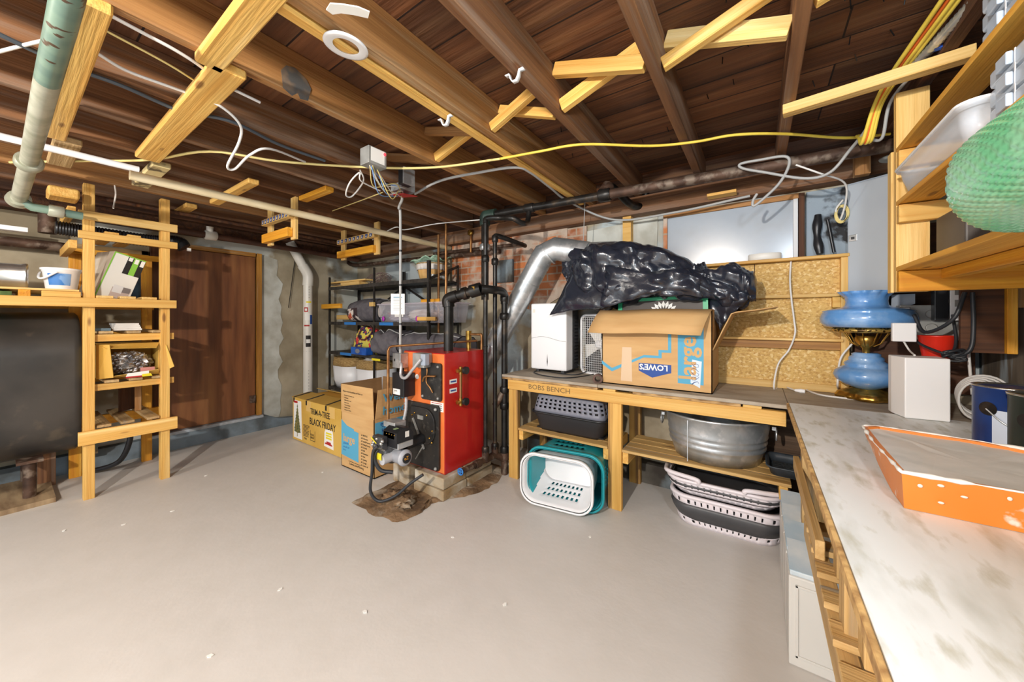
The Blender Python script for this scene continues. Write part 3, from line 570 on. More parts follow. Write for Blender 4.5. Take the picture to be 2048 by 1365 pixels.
o = plank('stud', (-4.72, .22, 0), (-4.72, .22, 1.40), .05, .09, JOIST, up=(0, 1, 0)); tag(o, 'rough brown stud standing at the end of the oil tank', 'post')
for z, x in ((.47, -4.1), (1.12, -4.1)): pass
for z in (1.99, 1.47, .49): pass
pipe('twine', crv([(-4.0, .50, 2.36), (-4.0, .505, 2.30), (-4.01, .50, 2.24), (-3.98, .49, 2.18)], 6), .005, CLOTHW, 'knotted white twine hanging from the joist between the ladder posts', 'string')
# ============================================================= pipe and rod on the concrete by the door
t = T('drain_stack', 'white plastic drain stack with printed labels on the concrete wall right of the door', 'pipe', (-4.9, 2.33, 0))
a = Vector((-4.9, 2.33, 0)); tp = Vector((-4.9, 2.33, 1.93)); up = W(588, 500, X=-4.9)
MB().tube([a, tp - Vector((0, 0, .1))], .055, 24).put('straight_pipe', PVC, t)
MB().tube(crv([tp - Vector((0, 0, .14)), tp, tp + (up - tp).normalized() * .14], 8), .063, 24).put('elbow', PVC, t)
MB().tube([tp + (up - tp).normalized() * .1, up + (up - tp) * .3], .055, 24).put('slanted_pipe', PVC, t)
def onpipe(z0, z1, a0, a1, m, r=.0558):
    b = MB(); n = 8; b.grid(lambda i, j: Vector((-4.9 + r * math.cos(a0 + (a1 - a0) * i / n), 2.33 + r * math.sin(a0 + (a1 - a0) * i / n), (z0, z1)[j])), n + 1, 2); return b.put('printed_label', m, t)
f0 = -1.3
onpipe(1.44, 1.50, f0, f0 + .9, INKR); onpipe(1.455, 1.485, f0 + .2, f0 + .7, PAPER, .0562); onpipe(1.33, 1.42, f0 + .2, f0 + 1.3, PAPER); onpipe(1.28, 1.40, .0, .6, INKN, .0562); onpipe(1.25, 1.27, f0, f0 + 1.2, INKR)
onpipe(.98, 1.13, f0 + .4, f0 + 1.5, INKK); onpipe(1.03, 1.08, f0 + .5, f0 + 1.4, PAPER, .0562); onpipe(1.56, 1.58, f0 + .5, f0 + 1.6, YELL)
for k in range(7): onpipe(1.62 + .035 * k, 1.637 + .035 * k, -.25, -.13, GREYM); onpipe(.42 + .04 * k, .435 + .04 * k, -.3, -.2, GREYM)
onpipe(.92, .925, -3, 3, GREYM); onpipe(1.2, 1.203, -3, 3, GREYM)
o = plank('steel_rod', pY(577, 616, -4.99), pY(590, 520, -5.0), .008, .008, IRON); tag(o, 'thin black rod leaning on the concrete wall behind the white drain stack', 'rod')
# ============================================================= metal shelving
t = T('metal_shelving', 'black slotted-angle metal shelving unit in the far corner behind the boxes', 'shelving', (-3.85, 2.82, 0))
XS0, XS1, YF, YB = -4.85, -2.85, 2.58, 3.04
def angle(name, x, y, z0, z1, sx, sy):
    b = MB(); b.box(min(x, x + .03 * sx), max(x, x + .03 * sx), y - .0015, y + .0015, z0, z1).box(x - .0015, x + .0015, min(y, y + .03 * sy), max(y, y + .03 * sy), z0, z1); b.put(name, BLACK, t)
for x, s, zt in ((XS0, 1, 1.92), (-3.83, 1, 1.97), (XS1, -1, 1.97)):
    angle('post', x, YF, 0, zt, s, 1); angle('post', x, YB, 0, zt, s, -1)
for z in (1.77, 1.30, .90, .42):
    sh = MB().box(XS0, XS1, YF, YB, z, z + .006).put('shelf', BLACK, t)
    b = MB(); b.box(XS0, XS1, YF - .004, YF - .001, z - .03, z + .012).box(XS0, XS1, YB, YB + .002, z - .03, z + .01); b.put('shelf_edge', mat('worn_black_metal', (64, 60, 56), (40, 38, 36), sc=20, rough=.45), sh)
for a, b_ in (((XS0 + .02, YB, 1.30), (-3.85, YB, 1.77)), ((-3.81, YB, 1.77), (XS1 - .02, YB, 1.30)), ((XS1, YF + .02, 1.78), (XS1, YB - .02, 1.95))): plank('brace', a, b_, .003, .03, BLACK, t)
for x, z in ((-4.45, 1.285), (-3.7, 1.285), (-4.55, .885)):
    MB().box(x, x + .26, YF - .006, YF - .004, z - .012, z + .022).put('blue_tape', mat('blue_tape', (48, 122, 196), rough=.5), t)
def wb(x0, x1, y0, y1, z0, z1, m, lab, g=None, n='timber_offcut'): o = bx(n, x0, x1, y0, y1, z0, z1, m); return tag(o, lab, 'board', g)
g = 'pale timber offcuts on the top shelf'
wb(-4.84, -4.15, 2.60, 2.72, 1.778, 1.797, PINE2, 'pale timber offcut lying lowest at the left end of the top metal shelf')
wb(-4.62, -4.2, 2.62, 2.76, 1.799, 1.835, PINE2, 'short thick offcut in the middle of the timber pile on the top metal shelf')
wb(-4.93, -4.05, 2.61, 2.73, 1.837, 1.855, PINE2, 'longest thin offcut, topmost of the timber pile on the top metal shelf')
o = MB().box(-3.9, -3.25, 2.72, 2.98, 1.778, 1.80, ).put('folded_paper', PAPER); tag(o, 'flat whitish folded sheets near the middle of the top metal shelf', 'paper')
# twig bundle
tw = []; rz = random.Random(11); b = MB(); c = Vector((-4.15, 2.88, 1.88))
for k in range(26):
    ax = Vector((rz.uniform(-1, 1), rz.uniform(-1, 1), rz.uniform(-1, 1))).normalized(); u = ax.orthogonal().normalized(); v = ax.cross(u); r1 = rz.uniform(.06, .13); ph = rz.random() * 6
    b.tube([c + Vector(((u * math.cos(ph + q * .5) + v * math.sin(ph + q * .5)).x * r1 * 1.9, (u * math.cos(ph + q * .5) + v * math.sin(ph + q * .5)).y * r1 * .9, (u * math.cos(ph + q * .5) + v * math.sin(ph + q * .5)).z * r1 * .75)) for q in range(11)], .0022, 4)
tag(b.put('wire_bundle', mat('twig_grey', (140, 116, 110), rough=.7)), 'tangled bundle of thin grey twigs on the top metal shelf', 'bundle')
# basket with cloth
c = Vector((-3.12, 2.86, 1.778)); t = T('basket', 'wooden chip basket with lace trim and green gingham cloth on the top metal shelf', 'basket', c)
b = MB(); b.lathe([(.09, 0), (.12, .01), (.14, .08), (.152, .15)], c, 48, wav=lambda j, a: .004 * math.sin(a * 12)); b.put('body', mat('chip_wood', (222, 176, 108), (200, 150, 84), sc=8, rough=.6), t)
b = MB(); b.lathe([(.156, .13), (.16, .15), (.162, .19), (.15, .215)], c, 60, cap=False, wav=lambda j, a: .006 * math.sin(a * 20)); b.put('lace_trim', CLOTHW, t, solid=.003)
gm = mat('green_gingham', (186, 214, 192), (150, 190, 164), sc=40, lo=.45, hi=.55, rough=.8)
b = MB(); b.grid(lambda i, j: c + Vector((-.21 + i * .037, -.13 + j * .03, .222 + .012 * math.sin(i * 1.1 + j) + .035 * math.exp(-((i - 6) ** 2) / 8) + .035 * (i > 9) + .02 * math.cos(j * .8))), 12, 10); b.put('cloth', gm, t, solid=.006)
MB().tube([c + Vector((.165 * math.cos(a), .165 * math.sin(a), .2)) for a in [math.pi * 2 * k / 40 for k in range(40)]], .006, 8, closed=True).put('rim', BRAID, t)
o = MB().tube(crv([(-2.98, 2.8, 1.81), (-2.9, 2.8, 1.82), (-2.86, 2.85, 1.8)], 4), .022, 12).tube([(-3.0, 2.78, 1.80), (-3.0, 2.78, 1.85)], .028, 12).put('pipe_fitting', GREYM); tag(o, 'grey metal fitting at the right end of the top metal shelf', 'fitting')
# wooden guard bars on shelf 2
wb(-4.98, -4.50, 2.545, 2.578, 1.49, 1.55, PINEG, 'golden bar sticking out left of the metal shelving behind the patterned duffel', n='wooden_bar')
wb(-4.83, -3.9, 2.68, 2.71, 1.34, 1.40, PINE2, 'pale bar low behind the patterned duffel bag', n='wooden_bar')
wb(-3.86, -3.78, 2.545, 2.576, 1.50, 1.55, PINE2, 'short pale cleat tied to the middle shelving post', n='wooden_bar')
wb(-3.0, -2.72, 2.60, 2.62, 1.515, 1.56, PINEG, 'upper golden cleat at the right shelving posts', n='wooden_bar')
wb(-3.0, -2.72, 2.545, 2.572, 1.33, 1.37, PINE, 'lower pale cleat at the right shelving posts', n='wooden_bar')
# duffel
FLOR = mat('floral_print', (224, 214, 206), (58, 40, 44), sc=9, lo=.5, hi=.52, rough=.8, c3=(196, 90, 60), sc3=7, lo3=.6, hi3=.62)
def bag(name, lab, x0, x1, y0, y1, z0, h, endm, m=CHARC, parent=None, pw=2.6, sag=.03, seed=1):
    t = T(name, lab, 'bag', ((x0 + x1) / 2, (y0 + y1) / 2, z0)); b = MB(); n = 28; L = 14; cy = (y0 + y1) / 2; ry = (y1 - y0) / 2
    def pt(i, j):
        u = j / (L - 1); a = 2 * math.pi * i / n; ca, sa = math.cos(a), math.sin(a); k = (abs(ca) ** pw + abs(sa) ** pw) ** (-1 / pw)
        hh = h / 2 * (1 - .12 * abs(2 * u - 1) ** 3) * (1 + sag * noise.noise(Vector((u * 5, a, seed)))); r2 = ry * (1 - .1 * abs(2 * u - 1) ** 4)
        d = 1 + sag * .8 * noise.noise(Vector((u * 7, ca * 2 + seed, sa * 2)))
        return Vector((x0 + (x1 - x0) * u, cy + r2 * ca * k * d, z0 + hh + hh * sa * k * d))
    b.grid(pt, n, L, wu=True); b.put('body', m, t)
    for j, q, nm in ((0, -1, 'end_panel'), (L - 1, 1, 'end_panel')):
        P = [pt(i, j) for i in range(n)]; c = sum(P, Vector()) / n; b = MB(); b.add([p + Vector((q * .001, 0, 0)) for p in P] + [c + Vector((q * .015, 0, 0))], [(i, (i + 1) % n, n) for i in range(n)], True); e = b.put(nm, endm, t)
        MB().tube([pt(i, j) for i in range(n)], .006, 6, closed=True).put('piping', BLACKP, e)
    return t, pt
t, pt = bag('duffel_bag', 'charcoal duffel bag with a floral end, on the second metal shelf', -4.45, -3.80, 2.60, 2.98, 1.308, .30, FLOR)
MB().tube([pt(7, j) + Vector((0, 0, .004)) for j in range(14)], .006, 6).put('zip', GCAB, t)
b = MB(); b.grid(lambda i, j: pt(i + 13, j) * 1.0 + Vector((0, -.004, .0)), 9, 6); b.put('floral_panel', FLOR, t)
# clear bin
def bin_(name, lab, x0, x1, y0, y1, z0, h, m=CLEAR):
    t = T(name, lab, 'bin', ((x0 + x1) / 2, (y0 + y1) / 2, z0)); cx, cy = (x0 + x1) / 2, (y0 + y1) / 2; w, d = x1 - x0, y1 - y0
    P = lambda s: rr(w * s, d * s, .03, 2, 4)
    loft([(P(1), h), (P(.99), h - .005), (P(.93), .0)], Matrix.Translation(Vector((cx, cy, z0 + .001))), capend=True).put('tub', m, t, solid=.002)
    MB().prism(rr(w * 1.03, d * 1.03, .03, 2, 4), Matrix.Translation(Vector((cx, cy, z0 + h))), .014).put('lid', mat('cloudy_lid', (206, 196, 206), rough=.35, alpha=.6), t); return t
t = bin_('storage_bin', 'clear lidded storage bin with purple latches, on the second metal shelf', -3.76, -2.62, 2.585, 2.98, 1.308, .205)
for x in (-3.62, -3.03): MB().ball((x, 2.575, 1.35), .022, .012, .03).put('latch', mat('purple_latch', (170, 40, 170), rough=.4), t)
MB().box(-3.42, -3.27, 2.582, 2.584, 1.37, 1.50).put('paper_sheet', PAPER, t)
lump('bin_contents', (-3.10, 2.78, 1.385), .27, .14, .07, mat('peach_stuff', (206, 178, 160), (236, 230, 226), sc=6, rough=.8), 'peach and white fabric showing through the clear bin', 'fabric', amp=.25)
lump('bin_contents', (-3.5, 2.76, 1.36), .18, .13, .05, mat('lilac_stuff', (170, 156, 176), (226, 220, 226), sc=6, rough=.8), 'lilac and white fabric at the left inside the clear bin', 'fabric', amp=.25, seed=4)
# lower bags
FLOR2 = mat('bright_floral', (222, 206, 90), (60, 50, 90), sc=16, lo=.5, hi=.52, rough=.8, c3=(214, 60, 60), sc3=13, lo3=.55, hi3=.57)
t = T('tote_bag', 'bright floral quilted tote leaning on the third metal shelf', 'bag', (-4.1, 2.7, .91))
b = MB(); M = Matrix.Translation(Vector((-4.13, 2.72, .91))) @ Matrix.Rotation(math.radians(10), 4, 'Y')
loft([(rr(.50, .12, .05, 3, 5), 0), (rr(.52, .2, .08, 3, 5), .05), (rr(.46, .18, .08, 3, 5), .22), (rr(.34, .08, .03, 3, 5), .33)], M, b=b); b.put('body', FLOR2, t)
MB().tube(crv([M @ Vector((-.1, -.07, .3)), M @ Vector((-.08, -.12, .2)), M @ Vector((.05, -.12, .19)), M @ Vector((.12, -.07, .3)), M @ Vector((.02, -.04, .37)), M @ Vector((-.08, -.05, .35))], 6), .009, 8).put('handle', mat('dark_floral_strap', (60, 40, 50), (120, 50, 50), sc=30, rough=.8), t)
t = T('plastic_case', 'bright blue translucent plastic case at the front of the third metal shelf', 'case', (-4.0, 2.58, .913))
MB().box(-4.18, -3.86, 2.50, 2.60, .908, 1.0).put('body', mat('blue_plastic', (34, 96, 186), (20, 60, 140), sc=8, rough=.3), t, bev=.008); MB().ball((-4.03, 2.498, .955), .05, .004, .03).put('badge', GREYP, t)
t, pt = bag('equipment_bag', 'slack grey fabric bag, left one of two, on the third metal shelf', -3.84, -3.36, 2.54, 2.95, .908, .30, CHARC, sag=.25, seed=3)
MB().tube([pt(9, j) + Vector((0, -.004, .004)) for j in range(14)], .007, 6).put('zip', GCAB, t); MB().box(-3.74, -3.58, 2.5, 2.505, .86, .885).put('yellow_tag', YELL, t)
t, pt = bag('equipment_bag', 'long grey sports bag with piped seams, reaching behind the boiler riser on the third shelf', -3.38, -2.5, 2.56, 2.96, .908, .29, CHARC, sag=.12, seed=9)
MB().tube([pt(9, j) + Vector((0, -.004, .004)) for j in range(14)], .006, 6).put('zip', GCAB, t)
wb(-3.0, -2.52, 2.50, 2.53, .93, .985, PINE, 'pale bar in front of the grey bags, ending behind the boiler riser pipe', n='wooden_bar')
# woven baskets
for k, (x, lab) in enumerate(((-4.6, 'white woven basket with straw rim at the left, empty, on the low metal shelf'), (-4.05, 'white woven basket with straw rim, heaped with white laundry, on the low metal shelf'))):
    t = T('woven_basket', lab, 'basket', (x, 2.78, .427)); c = Vector((x, 2.78, .427))
    M = Matrix.Translation(c)
    loft([(rr(.44, .38, .15, 3, 8), .405), (rr(.46, .40, .15, 3, 8), .33), (rr(.46, .40, .15, 3, 8), .29)], M, capend=False).put('straw_rim', BRAID, t, solid=.02)
    loft([(rr(.46, .40, .15, 3, 8), .29), (rr(.44, .38, .15, 3, 8), .1), (rr(.38, .32, .13, 3, 8), 0)], M).put('body', WHITE, t, solid=.02)
lump('laundry', (-4.05, 2.78, .80), .16, .15, .085, CLOTHW, 'crumpled white laundry heaped in the right-hand woven basket', 'laundry', amp=.35, fr=3)
# ============================================================= cartons
t = T('christmas_tree_box', 'long yellow-brown carton lettered TRIM-A-TREE BLACK FRIDAY on the floor', 'box', (-3.75, 2.1, 0))
X0, X1, Y0, Y1, ZT = -4.30, -3.16, 1.88, 2.33, .47
MB().box(X0, X1, Y0, Y1, .004, ZT).put('carton', CARDY, t, bev=.006)
MF = frame((X0, Y0, 0), (1, 0, 0), (0, 0, 1))
def P2(pts, m, nm='print_panel', th=.001, MM=None, par=None): return MB().prism(pts, MM or MF, th).put(nm, m, par or t)
P2([(.03, .03), (.22, .03), (.20, .445), (.03, .445)], PAPER)
P2([(.035, .415), (.12, .415), (.12, .438), (.035, .438)], INKR, th=.0016)
rz = random.Random(2); tr = [(.115, .41)]
for k in range(1, 9): tr += [(.115 + .0085 * k + .004, .41 - .035 * k), (.115 + .0085 * k - .004, .405 - .035 * k)]
tr += [(.19, .10), (.12, .09), (.12, .05), (.108, .05), (.108, .09), (.045, .10)]
for k in range(8, 0, -1): tr += [(.115 - .0085 * k + .004, .405 - .035 * k), (.115 - .0085 * k - .004, .41 - .035 * k)]
P2(tr, mat('tree_picture', (70, 84, 48), (150, 130, 70), sc=60, rough=.7), 'tree_picture', .0018)
def tx(s, x, z, size, m=INKK, sx=1, MM=None, par=None, **k):
    MM = MM or MF; text(s, MM @ Matrix.Translation(Vector((x, z, .0012))), size, m, par or t, sx=sx, **k)
tx('TRIM-A-TREE', .40, .345, .085, sx=.80, bold=.0012); tx('BLACK FRIDAY', .385, .235, .098, sx=.78, bold=.0012)
for k in range(9): P2([(.25, .2 - .0145 * k), (.25 + .07 + .07 * rz.random(), .2 - .0145 * k), (.37, .206 - .0145 * k), (.25, .206 - .0145 * k)], INKK, 'small_print')
tx('TREE', .265, .05, .028); P2([(.40, .06), (.50, .06), (.50, .17), (.495, .17), (.495, .065), (.405, .065), (.405, .17), (.4, .17)], INKK, 'printed_frame'); tx('BLACK', .408, .115, .03, sx=.8); tx('FRIDAY', .408, .085, .03, sx=.75)
P2([(.68, .06), (.86, .05), (.85, .2), (.84, .235), (.71, .235), (.69, .2)], PAPER, 'price_sticker', .0012)
for k, z in enumerate((.19, .165, .14)): P2([(.715, z), (.83, z), (.82, z + .017), (.72, z + .017)], YELL, 'sticker_print', .002)
P2([(.70, .085), (.84, .08), (.83, .095), (.81, .1), (.81, .115), (.73, .115), (.73, .1), (.70, .098)], INKR, 'sticker_print', .002)
ME = frame((X0, Y1, 0), (0, -1, 0), (0, 0, 1)); MB().prism([(.03, .03), (.42, .03), (.42, .43), (.03, .43)], ME, .001).put('end_print', mat('red_end_print', (150, 40, 34), (40, 44, 60), sc=6, rough=.6), t)
b = MB(); b.add([(X0 - .02, Y0 - .0, ZT + .001), (X1, Y0, ZT + .001), (X1, Y0 + .19, ZT + .03), (X0 - .02, Y0 + .19, ZT + .025)], [(0, 1, 2, 3)]).add([(X0 - .03, Y1, ZT + .001), (X1, Y1, ZT + .001), (X1, Y1 - .17, ZT + .06), (X0 - .03, Y1 - .17, ZT + .05)], [(0, 1, 2, 3)]); b.put('flap', CARDY, t, solid=.005)
for x in (.02, .30, .70): MB().box(X0 + x, X0 + x + .03, Y0 - .0015, Y0, ZT - .05, ZT).put('black_tape', BLACK, t); MB().add([(X0 + x, Y0, ZT + .005), (X0 + x + .03, Y0, ZT + .005), (X0 + x + .03, Y0 + .19, ZT + .034), (X0 + x, Y0 + .19, ZT + .034)], [(0, 1, 2, 3)]).put('black_tape', BLACK, t, solid=.002)
for x0_, x1_ in ((.31, .41), (.78, .88)): P2([(x0_, ZT - .11), (x1_, ZT - .11), (x1_, ZT - .002), (x0_, ZT - .002)], mat('clear_tape', (224, 184, 110), rough=.2), 'packing_tape', .0007)
# large moving box
t = T('moving_box', 'tall open moving carton with a blue corner reading large, left of the boiler', 'box', (-2.9, 2.0, 0))
X0, X1, Y0, Y1, ZM, ZT = -3.14, -2.645, 1.79, 2.22, .50, .755
b = MB().box(X0, X1, Y0, Y0 + .006, .004, ZM).box(X0, X1, Y1 - .006, Y1, .004, ZM).box(X0, X0 + .006, Y0, Y1, .004, ZM).box(X1 - .006, X1, Y0, Y1, .004, ZM).box(X0, X1, Y0, Y1, .004, .012); b.put('carton', CARD, t)
MB().add([(X0, Y0, ZM), (X1, Y0, ZM), (X1 - .0, Y0 - .012, ZT + .01), (X0, Y0 + .0, ZT)], [(0, 1, 2, 3)]).put('front_flap', CARD, t, solid=.005)
MB().add([(X1 + .002, Y0 + .01, ZM), (X1 + .002, Y1, ZM), (X1 + .025, Y1, ZT), (X1 + .012, Y0 + .03, ZT - .01)], [(0, 1, 2, 3)]).put('side_flap', CARD, t, solid=.005)
MB().add([(X0, Y1, ZM), (X1, Y1, ZM), (X1, Y1 + .01, ZT + .01), (X0, Y1 + .01, ZT + .01)], [(0, 1, 2, 3)]).put('back_flap', CARDI, t, solid=.005)
MB().add([(X0 - .002, Y0, ZM), (X0 - .002, Y1, ZM), (X0 - .012, Y1, ZT), (X0 - .01, Y0, ZT)], [(0, 1, 2, 3)]).put('side_flap', CARDI, t, solid=.005)
MF = frame((X0, Y0, 0), (1, 0, 0), (0, 0, 1)); P2([(.0, .11), (.27, .09), (.27, .35), (.20, .355), (.20, .37), (.09, .385), (.0, .43)], INKB, 'blue_panel')
tx('large', .03, .24, .095, CARD, bold=.002); tx('grande', .035, .215, .03, INKN); tx('24"x18"x18"', .03, .18, .02, INKN); tx('61cm', .03, .155, .02, INKN)
for k, s in enumerate(('MIDDLE', 'Bedroom', 'Family Room', 'Dining Room', 'Kitchen', 'Bath', 'Basement', 'Attic', 'Laundry', 'Garage', 'Closet of')): tx(s, .33, .335 - .026 * k, .021, INKK); P2([(.31, .335 - .026 * k), (.32, .335 - .026 * k), (.32, .345 - .026 * k), (.31, .345 - .026 * k)], INKK, 'tick_box')
tx('Lowes.com/Moving', .13, .045, .028, INKK); tx('For help with your next move visit us', .12, .07, .012, INKK)
MFF = frame((X0, Y0 - .0055, ZM), (1, 0, 0), (0, -.02, 1)); tx('Please recycle by picking up these supplies', .04, .19, .02, INKK, MM=MFF)
for k in range(7): tx(('Moving boxes for every room', 'Packing tape', 'Bubble cushion wrap', 'Stretch wrap', 'Tape and tape gun', 'Furniture covers', 'Permanent markers')[k], .06, .155 - .022 * k, .013, INKK, MM=MFF)
MS = frame((X1, Y0, 0), (0, 1, 0), (0, 0, 1)); b = MB().prism([(.01, .20), (.43, .20), (.43, .47), (.01, .47)], MS, .001).put('blue_panel', INKB, t)
text('grande', MS @ Matrix.Translation(Vector((.075, .46, .0015))) @ Matrix.Rotation(-math.pi / 2, 4, 'Z'), .06, INKN, t); text('large', MS @ Matrix.Translation(Vector((.13, .47, .0015))) @ Matrix.Rotation(-math.pi / 2, 4, 'Z'), .14, CARD, t, bold=.002)
MSF = frame((X1 + .0125, Y0, ZM), (.04, 1, 0), (.06, 0, 1)); text("Welcome", MSF @ Matrix.Translation(Vector((.07, .14, .002))), .10, INKB, t, bold=.002); text('home', MSF @ Matrix.Translation(Vector((.07, .03, .002))), .10, INKB, t, bold=.002)
# ============================================================= boiler corner
b = MB(); P = [(706, 1005), (745, 1030), (795, 1046), (835, 1030), (862, 1008), (905, 998), (962, 985), (1000, 962), (1012, 940), (985, 925), (900, 930), (800, 960), (742, 985)]
q = [W(x, y, Z=.002) for x, y in P]; rz = random.Random(4); pts = []
for i in range(len(q)):
    a, c = q[i], q[(i + 1) % len(q)]
    for k in range(5): pts.append(a.lerp(c, k / 5) + Vector((rz.uniform(-.012, .012), rz.uniform(-.012, .012), 0)))
cen = sum(pts, Vector()) / len(pts); n = len(pts); vs = [cen.lerp(p, f) + Vector((0, 0, (.018 * (.6 + noise.noise(p * 9 * f + Vector((3, 1, 0))))) if f < 1 else -.001)) for f in (1, .9, .75, .55, .3) for p in pts] + [cen + Vector((0, 0, .02))]
b.add(vs, [(j * n + k, j * n + (k + 1) % n, (j + 1) * n + (k + 1) % n, (j + 1) * n + k) for j in range(4) for k in range(n)] + [(4 * n + k, 4 * n + (k + 1) % n, 5 * n) for k in range(n)], True)
o = b.put('dirt_patch', DIRT); tag(o, 'bare rough dirt and broken concrete patch in the painted floor under the burner', 'dirt', kind='structure')
lump('rubble_mound', (-2.16, 1.66, .03), .13, .09, .055, DIRT, 'rough brown lump of earth in the dirt patch under the burner hose', 'rubble', amp=.4, fr=4)
# pedestal blocks
def blk(x0, x1, y0, y1, z0, z1, lab):
    o = MB().box(x0, x1, y0, y1, z0, z1).put('pedestal_block', BLOCK, bev=.008); return tag(o, lab, 'block', 'masonry blocks under the boiler')
blk(-1.93 - .30, -1.90, 1.86, 2.12, .0, .075, 'lower front pedestal block under the near corner of the boiler'); blk(-2.23, -1.91, 1.87, 2.12, .078, .163, 'upper front pedestal block touching the near corner of the boiler')
blk(-2.23, -1.90, 2.13, 2.45, .0, .075, 'lower rear pedestal block beneath the red side panel'); blk(-2.23, -1.915, 2.13, 2.45, .078, .163, 'upper rear pedestal block beneath the red side panel')
blk(-2.50, -2.30, 1.87, 2.12, .0, .163, 'separate pedestal block under the boiler front, behind the burner'); blk(-2.50, -2.30, 2.14, 2.45, .0, .163, 'pedestal block under the far rear corner of the boiler')
BX0, BX1, BY0, BY1, BZ0, BZ1 = -2.42, -1.945, 1.92, 2.40, .165, 1.085
t = T('boiler', 'red and orange steel oil boiler on block pedestal beside the vertical black pipes', 'boiler', (-2.18, 2.16, .165))
MB().box(BX0, BX1, BY0, BY1, BZ0, BZ1).put('casing', RED, t, bev=.005)
MB().box(BX0 + .003, BX1 - .004, BY0 - .004, BY0, BZ0 + .01, BZ1 - .006).put('front_panel', ORANGE, t, bev=.001)
MFB = frame((BX0, BY0 - .0045, BZ0), (1, 0, 0), (0, 0, 1))
def FP(x, z): return Vector((BX0 + x, BY0 - .005, BZ0 + z))
# burner door
dr = T('burner_door', None, None, (-2.2, 1.9, .3)); dr.parent = t; dr.matrix_local = WM[t.name].inverted() @ WM[dr.name]
M = frame(FP(.235, .27), (1, 0, 0), (0, 0, 1))
MB().prism([(x, y) for x, y in rr(.40, .50, .03, 1, 4)], M, .022).put('door_plate', BLACK, dr, bev=.003)
MB().prism([(x, y + .08) for x, y in rr(.34, .28, .11, 1, 6)], M, .038).put('raised_ring', BLACK, dr, bev=.004)
for sx in (-1, 1):
    for sy in (-1, 1): MB().ball(M @ Vector((sx * .175, sy * .225, .03)), .013).put('bolt', GREYM, dr)
MB().prism([(-.01, .13), (.05, .13), (.05, .16), (-.01, .16)], M, .046).put('sight_cover', GREYM, dr)
MB().bar(M @ Vector((-.06, .13, .05)), M @ Vector((.07, -.09, .05)), .014, .008).bar(M @ Vector((.06, -.07, .05)), M @ Vector((-.03, -.19, .045)), .01, .006).put('strut_bar', GREYM, dr)
for x, y in ((.12, .0), (.15, .06), (.145, -.03), (-.08, .15), (-.05, .17), (.09, .17)): MB().ball(M @ Vector((x, y, .04)), .008).put('bolt', BRASS, dr)
# upper hatch
h = MB().prism(rr(.22, .29, .02, 1, 4), frame(FP(.345, .70), (1, 0, 0), (0, 0, 1)), .02).put('access_plate', BLACK, t, bev=.002)
for x, z in ((.26, .58), (.43, .58), (.26, .82), (.43, .82)): MB().ball(FP(x, z) + Vector((0, -.024, 0)), .011).put('bolt', GREYM, h)
MB().tube(crv([FP(.31, .83) + Vector((0, -.03, 0)), FP(.33, .78) + Vector((0, -.04, 0)), FP(.32, .70) + Vector((0, -.04, 0)), FP(.36, .66) + Vector((0, -.04, 0)), FP(.38, .62) + Vector((0, -.03, 0))], 5), .006, 8).tube(crv([FP(.28, .70) + Vector((0, -.04, 0)), FP(.32, .74) + Vector((0, -.05, 0)), FP(.42, .75) + Vector((0, -.04, 0))], 5), .008, 8).put('sensor_tube', COPPER, h)
# boxes on the front
g = MB().cb(FP(.01, .845) + Vector((0, -.04, 0)), .10, .08, .12).put('switch_box', GALV, t, bev=.004); MB().cb(FP(-.01, .85) + Vector((0, -.082, 0)), .008, .006, .02).put('toggle', INKK, g)
g = MB().cb(FP(.28, .865) + Vector((0, -.045, 0)), .13, .085, .11).put('aquastat', GREYM, t, bev=.006); g2 = MB().cb(FP(.345, .87) + Vector((.0, -.075, .005)), .05, .05, .09).put('end_cap', BLUEG, g, bev=.008)
g = MB().cb(FP(.075, .66) + Vector((0, -.06, 0)), .145, .11, .185).put('relay_box', BLACKP, t, bev=.004)
MB().cb(FP(.06, .605) + Vector((0, -.1155, 0)), .085, .002, .045).put('label', PAPER, g); text('carlin', frame(FP(.03, .607) + Vector((0, -.117, 0)), (1, 0, 0), (0, 0, 1)), .018, INKK, g)
MB().prism([(.02, .46), (.12, .46), (.12, .52), (.02, .52)], MFB, .001).put('label', PAPER, t); MB().prism([(.325, .475), (.465, .475), (.465, .545), (.325, .545)], MFB, .001).put('label', PAPER, t)
for k in range(4): MB().prism([(.335, .532 - .015 * k), (.45, .532 - .015 * k), (.45, .537 - .015 * k), (.335, .537 - .015 * k)], MFB, .0018).put('small_print', INKR if k == 0 else INKK, t)
MB().prism([(.13, .80), (.235, .80), (.235, .885), (.13, .885)], MFB, .001).put('badge', INKK, t); MB().prism([(.135, .805), (.23, .805), (.23, .88), (.135, .88)], MFB, .0014).put('badge', ORANGE, t); text('Smith', MFB @ Matrix.Translation(Vector((.14, .825, .002))), .05, INKK, t, bold=.001)
MB().lathe([(.02, 0), (.02, .004)], M=frame(FP(.17, .72), (1, 0, 0), (0, 0, 1)), n=20).put('white_disc', PAPER, t)
FX = mat('grey_flexible_conduit', (186, 184, 184), rough=.4, metal=.3)
def flex(name, pts, r, m, parent, n=10):
    c = crv(pts, n); return MB().tube(c, [r + (.0018 if i % 2 else 0) for i in range(len(c))], 10).put(name, m, parent)
flex('conduit', [FP(.05, .85) + Vector((0, -.07, -.03)), FP(.10, .82) + Vector((0, -.1, 0)), FP(.12, .74) + Vector((0, -.12, 0)), FP(.19, .73) + Vector((0, -.13, 0)), FP(.27, .80) + Vector((0, -.13, 0)), FP(.34, .88) + Vector((0, -.11, 0))], .011, FX, t)
